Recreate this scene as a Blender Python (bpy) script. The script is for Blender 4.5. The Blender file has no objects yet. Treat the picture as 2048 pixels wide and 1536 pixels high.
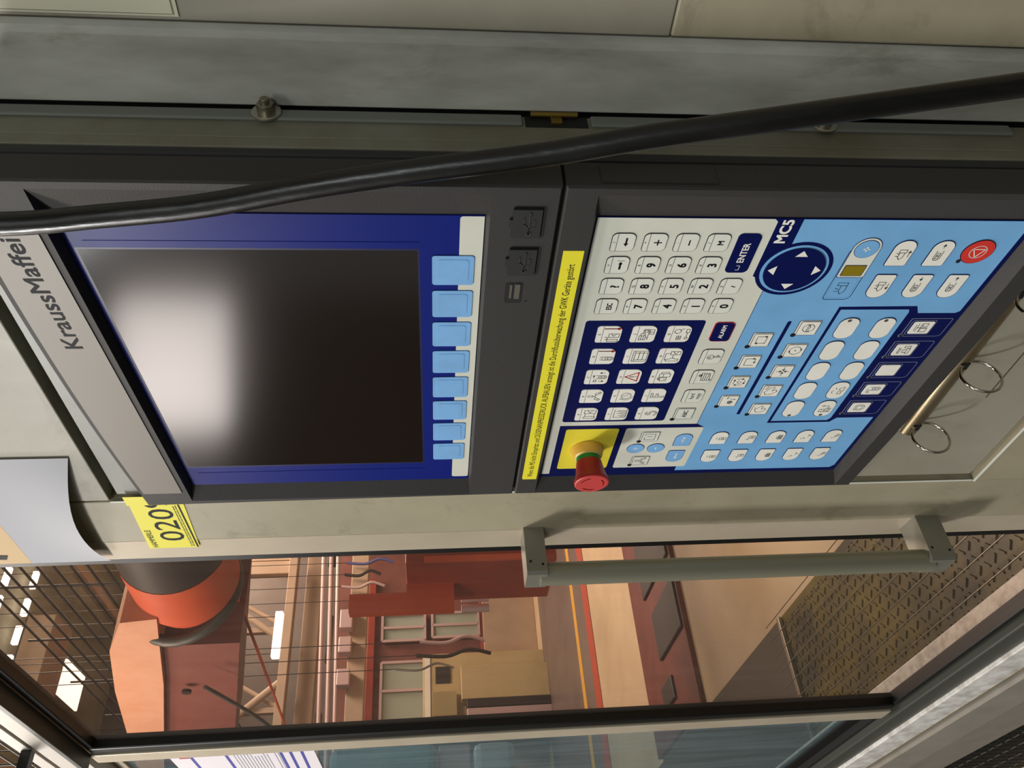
import bpy, bmesh, math, random
from mathutils import Matrix, Vector
random.seed(4)
sc = bpy.context.scene
D = bpy.data
COL = sc.collection
PI = math.pi
ZO = 0.25                                   # height offset: z=0 of the working drawings lies 0.25 m above the floor

# ------------------------------------------------------------------ camera
cam_d = D.cameras.new('camera'); cam = D.objects.new('camera', cam_d); COL.objects.link(cam)
cam_d.sensor_fit = 'HORIZONTAL'; cam_d.sensor_width = 36.0; cam_d.lens = 1620.0 / 2048.0 * 36.0
cam_d.clip_start = 0.02; cam_d.clip_end = 200
# the phone was held on its side: image right = world down
cx = Vector((0.07646919, -0.06782868, -0.99476215)); cy = Vector((0.57137765, 0.82059908, -0.01203038))
cz = cx.cross(cy)
cam.matrix_world = Matrix(((cx.x, cy.x, cz.x, 0.0), (cx.y, cy.y, cz.y, -0.408), (cx.z, cy.z, cz.z, 1.45 + ZO), (0, 0, 0, 1)))
sc.camera = cam

# ------------------------------------------------------------------ world, lamps, exposure
w = D.worlds.new('World'); sc.world = w; w.use_nodes = True
bgn = w.node_tree.nodes['Background']
bgn.inputs['Color'].default_value = (1.0, 0.985, 0.94, 1); bgn.inputs['Strength'].default_value = 0.24
sc.view_settings.view_transform = 'Standard'; sc.view_settings.look = 'None'
sc.view_settings.gamma = 1.0; sc.view_settings.use_curve_mapping = False
sc.view_settings.exposure = 0.06
sc.cycles.max_bounces = 8; sc.cycles.transparent_max_bounces = 16
sc.cycles.caustics_reflective = False; sc.cycles.caustics_refractive = False
sc.cycles.use_denoising = True

def area(name, loc, target, sx, sy, energy, col=(1, .99, .96)):
    ld = D.lights.new(name, 'AREA'); ld.shape = 'RECTANGLE'; ld.size = sx; ld.size_y = sy
    ld.energy = energy; ld.color = col
    o = D.objects.new(name, ld); COL.objects.link(o); o.location = loc
    o.rotation_euler = (Vector(target) - Vector(loc)).to_track_quat('-Z', 'Y').to_euler()
    return o
area('hall_lamp_key', (-2.36, -2.55, 3.34), (-.57, 0, 1.7), .55, .35, 60)
area('hall_lamp_reflected', (-3.85, -2.43, 3.15), (-.57, 0, 1.85), .75, .6, 13, (1, .9, .84))
area('hall_lamp_overhead', (1.2, -3.0, 5.5), (0, 0, 1), 2.0, .6, 45)
area('added_fill_right', (2.6, -2.6, 3.0), (-.2, 0, 1.5), 1.2, .5, 24, (.93, 1, .98))  # added fill, no real fixture: brightens the right-hand panels
area('hall_lamp_behind', (-7.0, 4.5, 6.2), (-7, 3, 0), 3.5, 1.2, 520, (1, .88, .76))
area('added_fill_robot', (-3.2, -1.4, 5.4), (-3.2, 1.0, 1.6), 1.6, .6, 55, (1, .9, .8))  # added fill aimed at the robot behind the pane
area('added_fill_cell', (-3.3, -.7, 3.5), (-3.3, 1.0, 2.35), .8, .3, 26, (1, .9, .8))  # second added fill, close in, for the robot arm alone
area('hall_lamp_far', (-12.0, 5.5, 5.6), (-12, 4, 0), 3.0, 1.5, 330, (1, .88, .78))

# ------------------------------------------------------------------ materials
def lin(h):
    if isinstance(h, str):
        v = [int(h[i:i + 2], 16) / 255 for i in (0, 2, 4)]
        return tuple(c / 12.92 if c <= .04045 else ((c + .055) / 1.055) ** 2.4 for c in v) + (1,)
    return tuple(h) + (1,)
MATS = {}
def M(name, col, rough=.5, metal=0, spec=.5, var=None, scale=8, amt=.5, bump=0, bscale=60, stretch=None, coat=0, emit=None, estr=1, rvar=0, stain=0):
    if name in MATS: return MATS[name]
    m = D.materials.new(name); m.use_nodes = True; nt = m.node_tree; N = nt.nodes; L = nt.links
    b = N['Principled BSDF']
    b.inputs['Base Color'].default_value = lin(col); b.inputs['Roughness'].default_value = rough
    b.inputs['Metallic'].default_value = metal; b.inputs['Specular IOR Level'].default_value = spec
    if coat: b.inputs['Coat Weight'].default_value = coat; b.inputs['Coat Roughness'].default_value = .12
    if emit: b.inputs['Emission Color'].default_value = lin(emit); b.inputs['Emission Strength'].default_value = estr
    if var or bump or rvar:
        tc = N.new('ShaderNodeTexCoord'); mp = N.new('ShaderNodeMapping'); L.new(tc.outputs['Object'], mp.inputs['Vector'])
        if stretch: mp.inputs['Scale'].default_value = stretch
    if var:
        nz = N.new('ShaderNodeTexNoise'); nz.inputs['Scale'].default_value = scale; nz.inputs['Detail'].default_value = 6
        nz.inputs['Roughness'].default_value = .62
        L.new(mp.outputs['Vector'], nz.inputs['Vector'])
        r = N.new('ShaderNodeValToRGB'); r.color_ramp.elements[0].position = .38; r.color_ramp.elements[1].position = .72
        mx = N.new('ShaderNodeMix'); mx.data_type = 'RGBA'
        L.new(nz.outputs['Fac'], r.inputs['Fac'])
        mu = N.new('ShaderNodeMath'); mu.operation = 'MULTIPLY'; mu.inputs[1].default_value = amt
        L.new(r.outputs['Color'], mu.inputs[0]); L.new(mu.outputs['Value'], mx.inputs['Factor'])
        mx.inputs['A'].default_value = lin(col); mx.inputs['B'].default_value = lin(var)
        res = mx.outputs['Result']
        if stain:
            n3 = N.new('ShaderNodeTexNoise'); n3.inputs['Scale'].default_value = stain; n3.inputs['Detail'].default_value = 8; n3.inputs['Roughness'].default_value = .7
            n3.inputs['Distortion'].default_value = .6
            L.new(mp.outputs['Vector'], n3.inputs['Vector']); r3 = N.new('ShaderNodeValToRGB'); r3.color_ramp.elements[0].position = .56; r3.color_ramp.elements[1].position = .74
            r3.color_ramp.elements[1].color = (.55, .55, .55, 1); L.new(n3.outputs['Fac'], r3.inputs['Fac'])
            m3 = N.new('ShaderNodeMix'); m3.data_type = 'RGBA'; L.new(r3.outputs['Color'], m3.inputs['Factor']); L.new(res, m3.inputs['A']); m3.inputs['B'].default_value = lin('6a5f48'); res = m3.outputs['Result']
        L.new(res, b.inputs['Base Color'])
        if rvar:
            m2 = N.new('ShaderNodeMapRange'); m2.inputs['To Min'].default_value = rough; m2.inputs['To Max'].default_value = rough + rvar
            L.new(nz.outputs['Fac'], m2.inputs['Value']); L.new(m2.outputs['Result'], b.inputs['Roughness'])
    if bump:
        n2 = N.new('ShaderNodeTexNoise'); n2.inputs['Scale'].default_value = bscale; n2.inputs['Detail'].default_value = 3
        L.new(mp.outputs['Vector'], n2.inputs['Vector'])
        bp = N.new('ShaderNodeBump'); bp.inputs['Strength'].default_value = bump; bp.inputs['Distance'].default_value = .002
        L.new(n2.outputs['Fac'], bp.inputs['Height']); L.new(bp.outputs['Normal'], b.inputs['Normal'])
    MATS[name] = m; return m
def glass(name, tint, haze, hazecol):
    m = D.materials.new(name); m.use_nodes = True; nt = m.node_tree; N = nt.nodes; L = nt.links; N.clear()
    out = N.new('ShaderNodeOutputMaterial'); tr = N.new('ShaderNodeBsdfTransparent'); tr.inputs['Color'].default_value = lin(tint)
    gl = N.new('ShaderNodeBsdfGlossy'); gl.inputs['Roughness'].default_value = .03
    df = N.new('ShaderNodeBsdfDiffuse'); df.inputs['Color'].default_value = lin(hazecol)
    lw = N.new('ShaderNodeLayerWeight'); lw.inputs['Blend'].default_value = .5
    pw = N.new('ShaderNodeMath'); pw.operation = 'POWER'; pw.inputs[1].default_value = 4.0; L.new(lw.outputs['Facing'], pw.inputs[0])
    fr = N.new('ShaderNodeMath'); fr.operation = 'MULTIPLY_ADD'; fr.inputs[1].default_value = .45; fr.inputs[2].default_value = .015; L.new(pw.outputs[0], fr.inputs[0])
    tc = N.new('ShaderNodeTexCoord'); mp = N.new('ShaderNodeMapping'); mp.inputs['Scale'].default_value = (9, 9, .8)
    nz = N.new('ShaderNodeTexNoise'); nz.inputs['Scale'].default_value = 4; nz.inputs['Detail'].default_value = 5
    L.new(tc.outputs['Object'], mp.inputs['Vector']); L.new(mp.outputs['Vector'], nz.inputs['Vector'])
    mu = N.new('ShaderNodeMath'); mu.operation = 'MULTIPLY'; mu.inputs[1].default_value = haze * 2
    L.new(nz.outputs['Fac'], mu.inputs[0])
    m1 = N.new('ShaderNodeMixShader'); m2 = N.new('ShaderNodeMixShader')
    L.new(mu.outputs['Value'], m1.inputs['Fac']); L.new(tr.outputs[0], m1.inputs[1]); L.new(df.outputs[0], m1.inputs[2])
    L.new(fr.outputs[0], m2.inputs['Fac']); L.new(m1.outputs[0], m2.inputs[1]); L.new(gl.outputs[0], m2.inputs[2])
    L.new(m2.outputs[0], out.inputs['Surface']); MATS[name] = m; return m

BEZ = M('dark_grey_plastic', '3b3938', .55, spec=.28, bump=.12, bscale=900)
BEZ2 = M('dark_grey_plastic_back', '2c2c2d', .5, spec=.4)
BLACK = M('black_gap', '0a0a09', .7)
INK = M('black_print', '0c0e16', .6, spec=.2)
NAVY = M('navy_film', '05114f', .42, spec=.2)
NAVYL = M('navy_screen_frame', '0c1f7a', .38, spec=.2)
CREAM = M('pale_grey_film', 'dfe0d2', .42, var='cfcdbf', scale=14, amt=.5, spec=.4)
SKY = M('light_blue_film', '7db8ea', .40, var='6aa2d0', scale=16, amt=.55, spec=.4)
KEYW = M('white_key_film', 'f6f4ea', .40, var='e8e3d2', scale=30, amt=.5, spec=.4)
KEYG = M('pale_grey_key_film', 'e6e7dc', .40, spec=.4)
SOFT = M('sky_blue_key', '84bbf0', .38, var='7aa6d2', scale=40, amt=.5, spec=.4)
YEL = M('yellow_label', 'f3e83a', .42, spec=.35)
YELF = M('yellow_film', 'f0e040', .42, var='dccb30', scale=25, amt=.4)
WHITE = M('white_print', 'f6f4ea', .5)
REDK = M('red_key', 'dc3a33', .4)
REDP = M('red_print', 'b02028', .5)
MUST = M('mustard_window', '8f7d12', .35, coat=.5)
SCREEN = M('switched_off_screen', '1f1814', .14, spec=.65, var='211a16', scale=5, amt=.6)
PLATE = M('silver_nameplate', '7a7369', .45, metal=.1, spec=.5)
PAINT = M('light_grey_machine_paint', 'aba289', .38, var='857c64', scale=5, amt=.6, stain=16, spec=.5, bump=.1, bscale=14, rvar=.12)
PAINT2 = M('smudged_reflection_panel', 'c9c9be', .34, var='75746a', scale=6, amt=1, stain=14, spec=.5, metal=.0, bump=.25, bscale=9, rvar=.3, stretch=(1.6, 1, .45))  # smudges, plus stretched light and dark patches that paint in soft reflections
PAINT3 = M('cream_machine_paint', 'a19c8c', .38, var='827c6a', scale=4, amt=.7, stain=9, spec=.5, rvar=.1)
OLIVE = M('grey_mounting_paint', '7b796a', .48, var='5c563f', scale=9, amt=.8, stain=22)
RUB = M('grey_rubber_strip', '6d7069', .5)
STEEL = M('bare_steel', 'b9b4a6', .28, metal=.9)
ALU = M('brushed_aluminium', '8b887b', .38, metal=.3, var='77746a', scale=20, amt=.4)
ALUP = M('aluminium_frame', 'c9bca6', .42, metal=.25, var='ab9d85', scale=10, amt=.4)
SEAL = M('black_rubber_seal', '0b0b0a', .38, spec=.5)
CABLE = M('black_cable_rubber', '080808', .20, var='1c1a1a', scale=34, amt=.6, spec=.6, bump=.18, bscale=160, stretch=(1, 1, .25), rvar=.25)
PAPER = M('white_paper', 'bcbcc2', .75, bump=.2, bscale=12)
GALV = M('galvanised_steel', 'f4f2ee', .5, metal=.1, var='aaa398', scale=38, amt=.8, bump=.15, bscale=60)
GOLD = M('yellowed_seam', 'a58a55', .5)
BRASS = M('brass', '8a7436', .35, metal=.9)
BINDER = M('brassy_binder_bar', '9a8c70', .36, metal=.85, var='7d6848', scale=40, amt=.5)
CHROME = M('chromed_wire', 'c8c2b4', .16, metal=1)
DARKRAIL = M('dark_sill_paint', '45463f', .45)
PANE = glass('smoky_glass', 'f8f0ea', .03, 'c4b6aa')
PANE2 = glass('bluish_glass', 'cfdbde', .16, 'a4bac2')

# ------------------------------------------------------------------ mesh helper
YAW = math.radians(4.0308)
class MB:
    def __init__(s): s.v = []; s.f = []; s.m = []; s.mats = []; s.sm = []
    def mi(s, mat):
        if mat not in s.mats: s.mats.append(mat)
        return s.mats.index(mat)
    def add(s, vs, fs, mat, smooth=False):
        n = len(s.v); s.v += [tuple(v) for v in vs]; k = s.mi(mat)
        for f in fs: s.f.append([i + n for i in f]); s.m.append(k); s.sm.append(smooth)
        return s
    def box(s, x0, x1, y0, y1, z0, z1, mat, bev=0):
        if bev:
            b = bev; xs = (x0, x0 + b, x1 - b, x1); vs = []; 
            bm = bmesh.new(); bmesh.ops.create_cube(bm, size=1)
            for v in bm.verts: v.co = Vector(((x0 + x1) / 2 + v.co.x * abs(x1 - x0), (y0 + y1) / 2 + v.co.y * abs(y1 - y0), (z0 + z1) / 2 + v.co.z * abs(z1 - z0)))
            bmesh.ops.bevel(bm, geom=bm.edges[:], offset=b, segments=2, affect='EDGES', profile=.5)
            bm.verts.index_update(); s.add([v.co[:] for v in bm.verts], [[v.index for v in f.verts] for f in bm.faces], mat); bm.free(); return s
        vs = [(x, y, z) for x in (x0, x1) for y in (y0, y1) for z in (z0, z1)]
        return s.add(vs, [(0, 1, 3, 2), (4, 6, 7, 5), (0, 4, 5, 1), (2, 3, 7, 6), (0, 2, 6, 4), (1, 5, 7, 3)], mat)
    def prism(s, pts, y0, y1, mat, side=None):
        """pts (x,z) counter-clockwise seen from the front; y0 back, y1 front (y1<y0)"""
        a = sum(pts[i][0] * pts[(i + 1) % len(pts)][1] - pts[(i + 1) % len(pts)][0] * pts[i][1] for i in range(len(pts)))
        if a < 0: pts = pts[::-1]
        n = len(pts); vs = [(x, y1, z) for x, z in pts] + [(x, y0, z) for x, z in pts]
        s.add(vs, [list(range(n))], mat)
        s.add(vs, [[i, i + n, (i + 1) % n + n, (i + 1) % n] for i in range(n)], side or mat)
        return s
    def ribbon(s, pts, wd, y0, y1, mat, closed=False):
        P = list(pts)
        if closed: P = P + [P[0]]
        for i in range(len(P) - 1):
            a = Vector(P[i]); b = Vector(P[i + 1]); d = b - a
            if d.length < 1e-7: continue
            d.normalize(); nrm = Vector((-d.y, d.x)) * wd / 2; e = d * wd * .35
            q = [a - e - nrm, b + e - nrm, b + e + nrm, a - e + nrm]
            s.prism([(p.x, p.y) for p in q], y0, y1, mat)
        return s
    def tube(s, path, r, mat, n=10, closed=False, cap=True):
        P = [Vector(p) for p in path]; m = len(P); R = r if isinstance(r, (list, tuple)) else [r] * m
        up = Vector((0.13, .2, 1)).normalized(); rings = []; prev = None
        for i in range(m):
            t = (P[(i + 1) % m] - P[i - 1]) if closed else (P[min(i + 1, m - 1)] - P[max(i - 1, 0)])
            t.normalize(); a = (prev if prev is not None else up); a = a - t * a.dot(t)
            if a.length < 1e-4: a = Vector((1, 0, 0)) - t * t.x
            a.normalize(); prev = a; b = t.cross(a)
            rings.append([P[i] + (a * math.cos(2 * PI * k / n) + b * math.sin(2 * PI * k / n)) * R[i] for k in range(n)])
        vs = [v for rg in rings for v in rg]; fs = []
        for i in range(m if closed else m - 1):
            j = (i + 1) % m
            for k in range(n): fs.append([i * n + k, i * n + (k + 1) % n, j * n + (k + 1) % n, j * n + k])
        s.add(vs, fs, mat, True)
        if cap and not closed: s.add(vs, [list(range(n))[::-1], list(range((m - 1) * n, m * n))], mat)
        return s
    def lathe(s, prof, c, axis, mats, n=32):
        """prof [(d,r)], revolved about axis through c; mats per segment"""
        ax = Vector(axis).normalized(); a = ax.orthogonal().normalized(); b = ax.cross(a); c = Vector(c)
        if not isinstance(mats, (list, tuple)): mats = [mats] * (len(prof) - 1)
        for i in range(len(prof) - 1):
            vs = []
            for d, r in prof[i:i + 2]:
                vs += [c + ax * d + (a * math.cos(2 * PI * k / n) + b * math.sin(2 * PI * k / n)) * max(r, 1e-5) for k in range(n)]
            s.add(vs, [[k, (k + 1) % n, n + (k + 1) % n, n + k] for k in range(n)], mats[i], True)
        return s
    def build(s, name, parent=None, base=(0, 0, 0)):
        me = D.meshes.new(name); me.from_pydata([(x - base[0], y - base[1], z - base[2]) for x, y, z in s.v], [], s.f)
        for m in s.mats: me.materials.append(m)
        me.polygons.foreach_set('material_index', s.m); me.polygons.foreach_set('use_smooth', s.sm); me.update()
        o = D.objects.new(name, me); COL.objects.link(o)
        if parent: o.parent = parent
        return o
def tag(o, label=None, cat=None, group=None, kind=None):
    if label: o['label'] = label
    if cat: o['category'] = cat
    if group: o['group'] = group
    if kind: o['kind'] = kind
    return o
def c2w(x, y, z):
    c, s_ = math.cos(YAW), math.sin(YAW); return Vector((c * x - s_ * y, s_ * x + c * y, z + ZO))
class Thing:
    """root Empty in the machine's own frame; parts are given in that frame"""
    def __init__(s, name, base, label, cat, group=None):
        s.b = base; s.o = D.objects.new(name, None); COL.objects.link(s.o); s.o.empty_display_size = .05
        s.o.location = c2w(*base); s.o.rotation_euler = (0, 0, YAW); tag(s.o, label, cat, group)
    def part(s, name, mb, parent=None, label=None):
        o = mb.build(name, parent or s.o, s.b)
        if label: o['label'] = label
        return o
def solo(name, mb, base, label=None, cat=None, group=None, kind=None):
    o = mb.build(name, None, base); o.location = c2w(*base); o.rotation_euler = (0, 0, YAW); return tag(o, label, cat, group, kind)

def arc(cx_, cz_, r, a0, a1, n=8): return [(cx_ + r * math.cos(a0 + (a1 - a0) * i / n), cz_ + r * math.sin(a0 + (a1 - a0) * i / n)) for i in range(n + 1)]
def rr(x0, z0, x1, z1, r=(0, 0, 0, 0), n=6):
    """rounded rectangle, radii (tl,tr,br,bl)"""
    if not isinstance(r, (tuple, list)): r = (r,) * 4
    if x0 > x1: x0, x1 = x1, x0
    if z0 > z1: z0, z1 = z1, z0
    out = []
    for (cx_, cz_, rad, a) in ((x0, z1, r[0], PI / 2), (x0, z0, r[3], PI), (x1, z0, r[2], 3 * PI / 2), (x1, z1, r[1], 0)):
        sx = 1 if cx_ == x0 else -1; sz = 1 if cz_ == z0 else -1
        if rad <= 0: out.append((cx_, cz_))
        else: out += arc(cx_ + sx * rad, cz_ + sz * rad, rad, a, a + PI / 2, n)
    return out
def circ(x, z, r, n=28): return [(x + r * math.cos(2 * PI * k / n), z + r * math.sin(2 * PI * k / n)) for k in range(n)]

# text as mesh -------------------------------------------------------
_tc = {}
def text_geo(body, bold):
    key = (body, bold)
    if key in _tc: return _tc[key]
    cu = D.curves.new('t', 'FONT'); cu.body = body; cu.size = 1; cu.resolution_u = 3; cu.offset = bold
    cu.fill_mode = 'FRONT'
    o = D.objects.new('t', cu); COL.objects.link(o); bpy.context.view_layer.update()
    me = o.evaluated_get(bpy.context.evaluated_depsgraph_get()).to_mesh()
    vs = [(v.co.x, v.co.y) for v in me.vertices]; fs = [list(p.vertices) for p in me.polygons]
    D.objects.remove(o); D.curves.remove(cu); _tc[key] = (vs, fs); return vs, fs
def text(mb, body, x0, z0, h, y, mat, width=None, bold=0.0, align='L', sx=1.0, cap=.72, slant=0):
    """cap height h, baseline z0; returns width"""
    vs, fs = text_geo(body, 0)
    if not vs: return
    k = h / cap; a = min(v[0] for v in vs); b = max(v[0] for v in vs)
    kx = width / (b - a) if width else k * sx
    W = (b - a) * kx; ox = x0 - (W / 2 if align == 'C' else 0)
    for n_, (ex, ez) in enumerate(((0, 0), (-1, -1), (1, -1), (1, 1), (-1, 1)) if bold else ((0, 0),)):
        mb.add([(ox + (v[0] - a) * kx + ex * bold * k, y - n_ * 1e-6, z0 + v[1] * k + ez * bold * k) for v in vs], [f for f in fs], mat)
    return W

# ================================================================== OPERATOR PANEL
mm = .001
UO = Vector((-.574, 0, 1.55 + ZO))
panel = D.objects.new('operator_panel', None); COL.objects.link(panel); panel.location = UO; panel.empty_display_size = .05
tag(panel, 'dark grey machine control panel with switched-off screen above a blue keypad', 'control panel')
def S(pts): return [(x * mm, z * mm) for x, z in pts]
class UM(MB):
    """millimetre prism helpers for the panel"""
    def p(s, pts, y0, y1, mat, side=None): return s.prism(S(pts), y0 * mm, y1 * mm, mat, side)
    def rb(s, pts, wd, y0, y1, mat, closed=False): return s.ribbon(S(pts), wd * mm, y0 * mm, y1 * mm, mat, closed)
    def t(s, body, x, z, h, y, mat, **k):
        if 'width' in k: k['width'] *= mm
        return text(s, body, x * mm, z * mm, h * mm, y * mm, mat, **k)

F = -10.0   # front plane of the bezels (mm)
def bezel(name, outer, ridge, inner, top_bow=0, bot_bow=0, backy=14):
    """outer / ridge rectangles on the front plane, inner rectangle at membrane depth"""
    mb = MB(); N = 14
    def loop(rc, y, bt, bb):
        xlt, xrt, xlb, xrb, zt, zb = rc; P = []
        for i in range(N + 1):
            t = i / N; P.append(((xlt + (xrt - xlt) * t) * mm, y * mm, (zt + bt * 4 * t * (1 - t)) * mm))
        for i in range(N + 1):
            t = i / N; P.append(((xrb + (xlb - xrb) * t) * mm, y * mm, (zb - bb * 4 * t * (1 - t)) * mm))
        return P
    L0 = loop(inner, 1.0, 0, 0); L1 = loop(ridge, F, 0, bot_bow); L2 = loop(outer, F, top_bow, bot_bow)
    o3 = (outer[0] - 1.2, outer[1] + 1.2, outer[2] - 1.2, outer[3] + 1.2, outer[4] + 1.2, outer[5] - 1.2)
    L3 = loop(o3, F + 1.6, top_bow, bot_bow); L4 = loop(o3, backy, top_bow, bot_bow); n = len(L0)
    V = L0 + L1 + L2 + L3 + L4; fs = []
    for k in range(4):
        for i in range(n):
            j = (i + 1) % n; fs.append([k * n + i, k * n + j, (k + 1) * n + j, (k + 1) * n + i])
    mb.add(V, fs, BEZ)
    mb.add(L4, [list(range(n))], BEZ2)
    mb.add(L0, [list(range(n))[::-1]], BEZ2)
    return mb.build(name, panel)
bezel('screen_housing', (-211, 221.5, -205.5, 221.5, 190, -186.3), (-204, 216, -204, 216, 145, -141.6), (-188, 188, -188, 188, 142.6, -139.6), top_bow=6)
bezel('keypad_housing', (-205.5, 221.5, -205.5, 221.5, -191.2, -567), (-204, 216, -204, 216, -211.7, -550), (-188, 188, -188, 188, -216.5, -545.5), bot_bow=3)
g = UM()
g.box(-.2065, .2225, .0165, .0240, -.566, .192, BEZ2, .002); g.box(-.195, .2150, .0240, .0290, -.560, .185, BEZ2)
g.box(-.203, .218, -.004, .020, -.195, -.183, BLACK)
g.build('rear_housing', panel)
g = UM()                                          # handle recess cover on the right-hand side face
g.box(.2226, .2232, -.006, .012, -.292, -.213, BEZ2); g.box(.2230, .2234, -.0052, .0112, -.2912, -.2138, BEZ)
g.build('side_cover', panel)
# nameplate with the maker's name
g = UM(); pl = [(-184.5, 150.2)] + [(-184.5 + i * 38, 187.6 + 6 * (1 - ((i * 38 - 190) / 190) ** 2) * .75) for i in range(11)] + [(195.5, 150.2)]
g.p(pl, F + .5, F - .9, PLATE, BEZ2)
plate = g.build('nameplate', panel)
g = UM(); g.t('KraussMaffei', 57, 163.7, 13.2, F - 1.0, INK, width=117, bold=.016); g.build('nameplate_lettering', plate)
# screen unit membrane
g = UM(); g.p(rr(-187.5, -139.2, 187.5, 142.2), 1.5, 0, NAVYL); g.build('screen_frame', panel)
g = UM()
g.rb([(161.8, 131), (161.8, -94)], .8, 0, -.35, NAVYL); g.build('frame_groove', panel)
g = UM(); g.rb([(-162.8, 131), (-162.8, -94)], .8, 0, -.35, NAVYL); g.build('frame_groove', panel)
g = UM(); g.p(rr(-152, -94.3, 155.5, 139.0, 1.5), 0, -.05, M('dark_navy_rim', '10144a', .4)); g.p(rr(-149.8, -92.6, 153.6, 137.3, 1), 0, -.12, SCREEN); g.build('display_screen', panel)
g = UM(); g.p(rr(-182, -139, 187, -122.3, (2.5, 2.5, 0, 2.5)), 0, -.15, CREAM); g.build('pale_strip', panel)
for i in range(8):
    x1 = 149 - 37.55 * i; x0 = x1 - 30.7; g = UM()
    g.p(rr(x0 - .4, -133.9, x1 + .4, -102.6, 2.6), 0, -.25, NAVY); g.p(rr(x0, -133.5, x1, -103, 2.3), 0, -.8, SOFT)
    k = g.build('soft_key', panel)
    g = UM(); g.p(rr(x0 + 3.6, -129.7, x1 - 3.6, -106.8, 2.6), -.8, -1.05, SOFT); g.p(rr(x0 + 4.2, -129.1, x1 - 4.2, -107.4, 2.1), -1.0, -1.12, SOFT); g.build('embossed_pad', k)
# usb covers and open port on the bar
def usb_cover(xc):
    g = UM(); g.p(rr(xc - 14.6, -179.3, xc + 14.6, -156.6, 2.5), F, F - .15, BLACK)
    g.p([(xc - 13.4, -156.9), (xc - 3.6, -156.9), (xc - 3.6, -154.6), (xc + 3.6, -154.6), (xc + 3.6, -156.9), (xc + 12.6, -156.9), (xc + 12.6, -176.2), (xc - 13.4, -176.2)], F, F - 1.9, BEZ2)
    c = g.build('usb_cover', panel); g = UM(); y0, y1 = F - 1.9, F - 2.4; m = BEZ
    zc = -168
    g.rb([(xc - 9, zc), (xc + 8, zc)], 1.1, y0, y1, m); g.p(circ(xc - 9, zc, 1.9), y0, y1, m)
    g.rb([(xc - 6, zc), (xc - 2, zc - 3.6), (xc + 3.5, zc - 3.6)], .9, y0, y1, m); g.rb([(xc - 4, zc), (xc + 0, zc + 3.6), (xc + 5, zc + 3.6)], .9, y0, y1, m)
    g.p([(xc + 8, zc + 1.8), (xc + 11, zc), (xc + 8, zc - 1.8)], y0, y1, m)
    g.build('embossed_usb_sign', c)
usb_cover(191.5); usb_cover(154.2)
g = UM(); g.p(rr(108.5, -169.5, 131.2, -156.6, 2), F, F - .25, BLACK)
g.p(rr(114, -167.6, 130, -163.6, .5), F, F - .9, STEEL); g.p(rr(114.5, -161.6, 129.5, -160, .3), F, F - .8, STEEL)
g.build('usb_port', panel)
g = UM(); g.p(circ(110.6, -173.2, 1.1), F, F - .12, BLACK); g.build('pin_hole', panel)

# ------------------------------------------------------------------ keypad film
g = UM(); g.p(rr(-187.5, -545.2, 187.5, -216.8), 1.5, 0, NAVY); film = g.build('keypad_film', panel)
g = UM()
g.p([(-181.5, -225.4), (-85.6, -225.4), (-85.6, -361.3), (60, -361.3), (118, -361.3), (128, -347.6), (184.5, -347.6), (187, -345), (187, -217.2), (-181.5, -217.2)], 0, -.1, CREAM)
g.build('pale_grey_field', film)
g = UM()
g.p([(-180, -361.9), (125, -361.9)] + [(140, -366), (187, -366), (187, -535), (181, -541), (85.5, -541), (83, -538), (83, -505), (92, -500), (91.3, -433), (-86.5, -433), (-86.5, -498), (-79, -503), (-79, -541), (-176, -541), (-181, -537)], 0, -.1, SKY)
g.p([(-83, -436), (87.5, -436), (87.5, -495), (84, -496.5), (-79, -496.5), (-83, -494)], 0, -.1, SKY)
g.build('light_blue_field', film)
g = UM(); g.p(rr(-78.6, -326.2, 74.8, -226.2, 3), 0, -.25, NAVY); g.build('navy_function_field', film)
g = UM(); g.p(rr(-171, -285.2, -92.3, -232.4, 2.5), 0, -.25, YELF); g.build('yellow_field', film)
g = UM(); g.p([(-172.5, -288), (-85.6, -288), (-85.6, -361.9), (-92, -370.5), (-92, -361.8), (-181, -361.8), (-181, -288)], 0, -.12, NAVY)
g.p(rr(-171.2, -370.5, -92.1, -292.1, 2.5), 0, -.25, CREAM); g.build('pale_grey_jog_field', film)
g = UM(); g.p(rr(-69.5, -399.6, 73, -396.3, 1.4), 0, -.25, NAVY); g.build('navy_divider', film)

# ------------------------------------------------------------------ key symbols (mm, x right, z up)
def R_(x0, z0, x1, z1): return [(x0, z0), (x1, z0), (x1, z1), (x0, z1), (x0, z0)]
def C_(x, z, r, n=14, a0=0, a1=2 * PI): return [(x + r * math.cos(a0 + (a1 - a0) * i / n), z + r * math.sin(a0 + (a1 - a0) * i / n)) for i in range(n + 1)]
def arrow(x0, z0, x1, z1, h=1.6):
    d = Vector((x1 - x0, z1 - z0)).normalized(); n = Vector((-d.y, d.x)); e = Vector((x1, z1))
    a = e - d * h + n * h * .6; b = e - d * h - n * h * .6
    return [[(x0, z0), (x1, z1)], [tuple(a), (x1, z1), tuple(b), tuple(a)]]
block = [R_(1.5, -6, 7.5, 6), [(7.5, 3), (2.5, 0), (7.5, -3)]]
plateL = [[(-8, 6), (-5, 6), (-5, 3), (-3.6, 1.5), (-3.6, -1.5), (-5, -3), (-5, -6), (-8, -6), (-8, 6)]]
capsule = lambda x, z, s=1: [[(x - 3 * s, z + 6 * s), (x - 3 * s, z - 3 * s)] + C_(x, z - 3 * s, 3 * s, 8, PI, 2 * PI)[1:] + [(x + 3 * s, z + 6 * s)], R_(x - 1.4 * s, z - 4 * s, x + 1.4 * s, z + 3 * s), [(x - 1.4 * s, z), (x + 1.4 * s, z)]]
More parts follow.
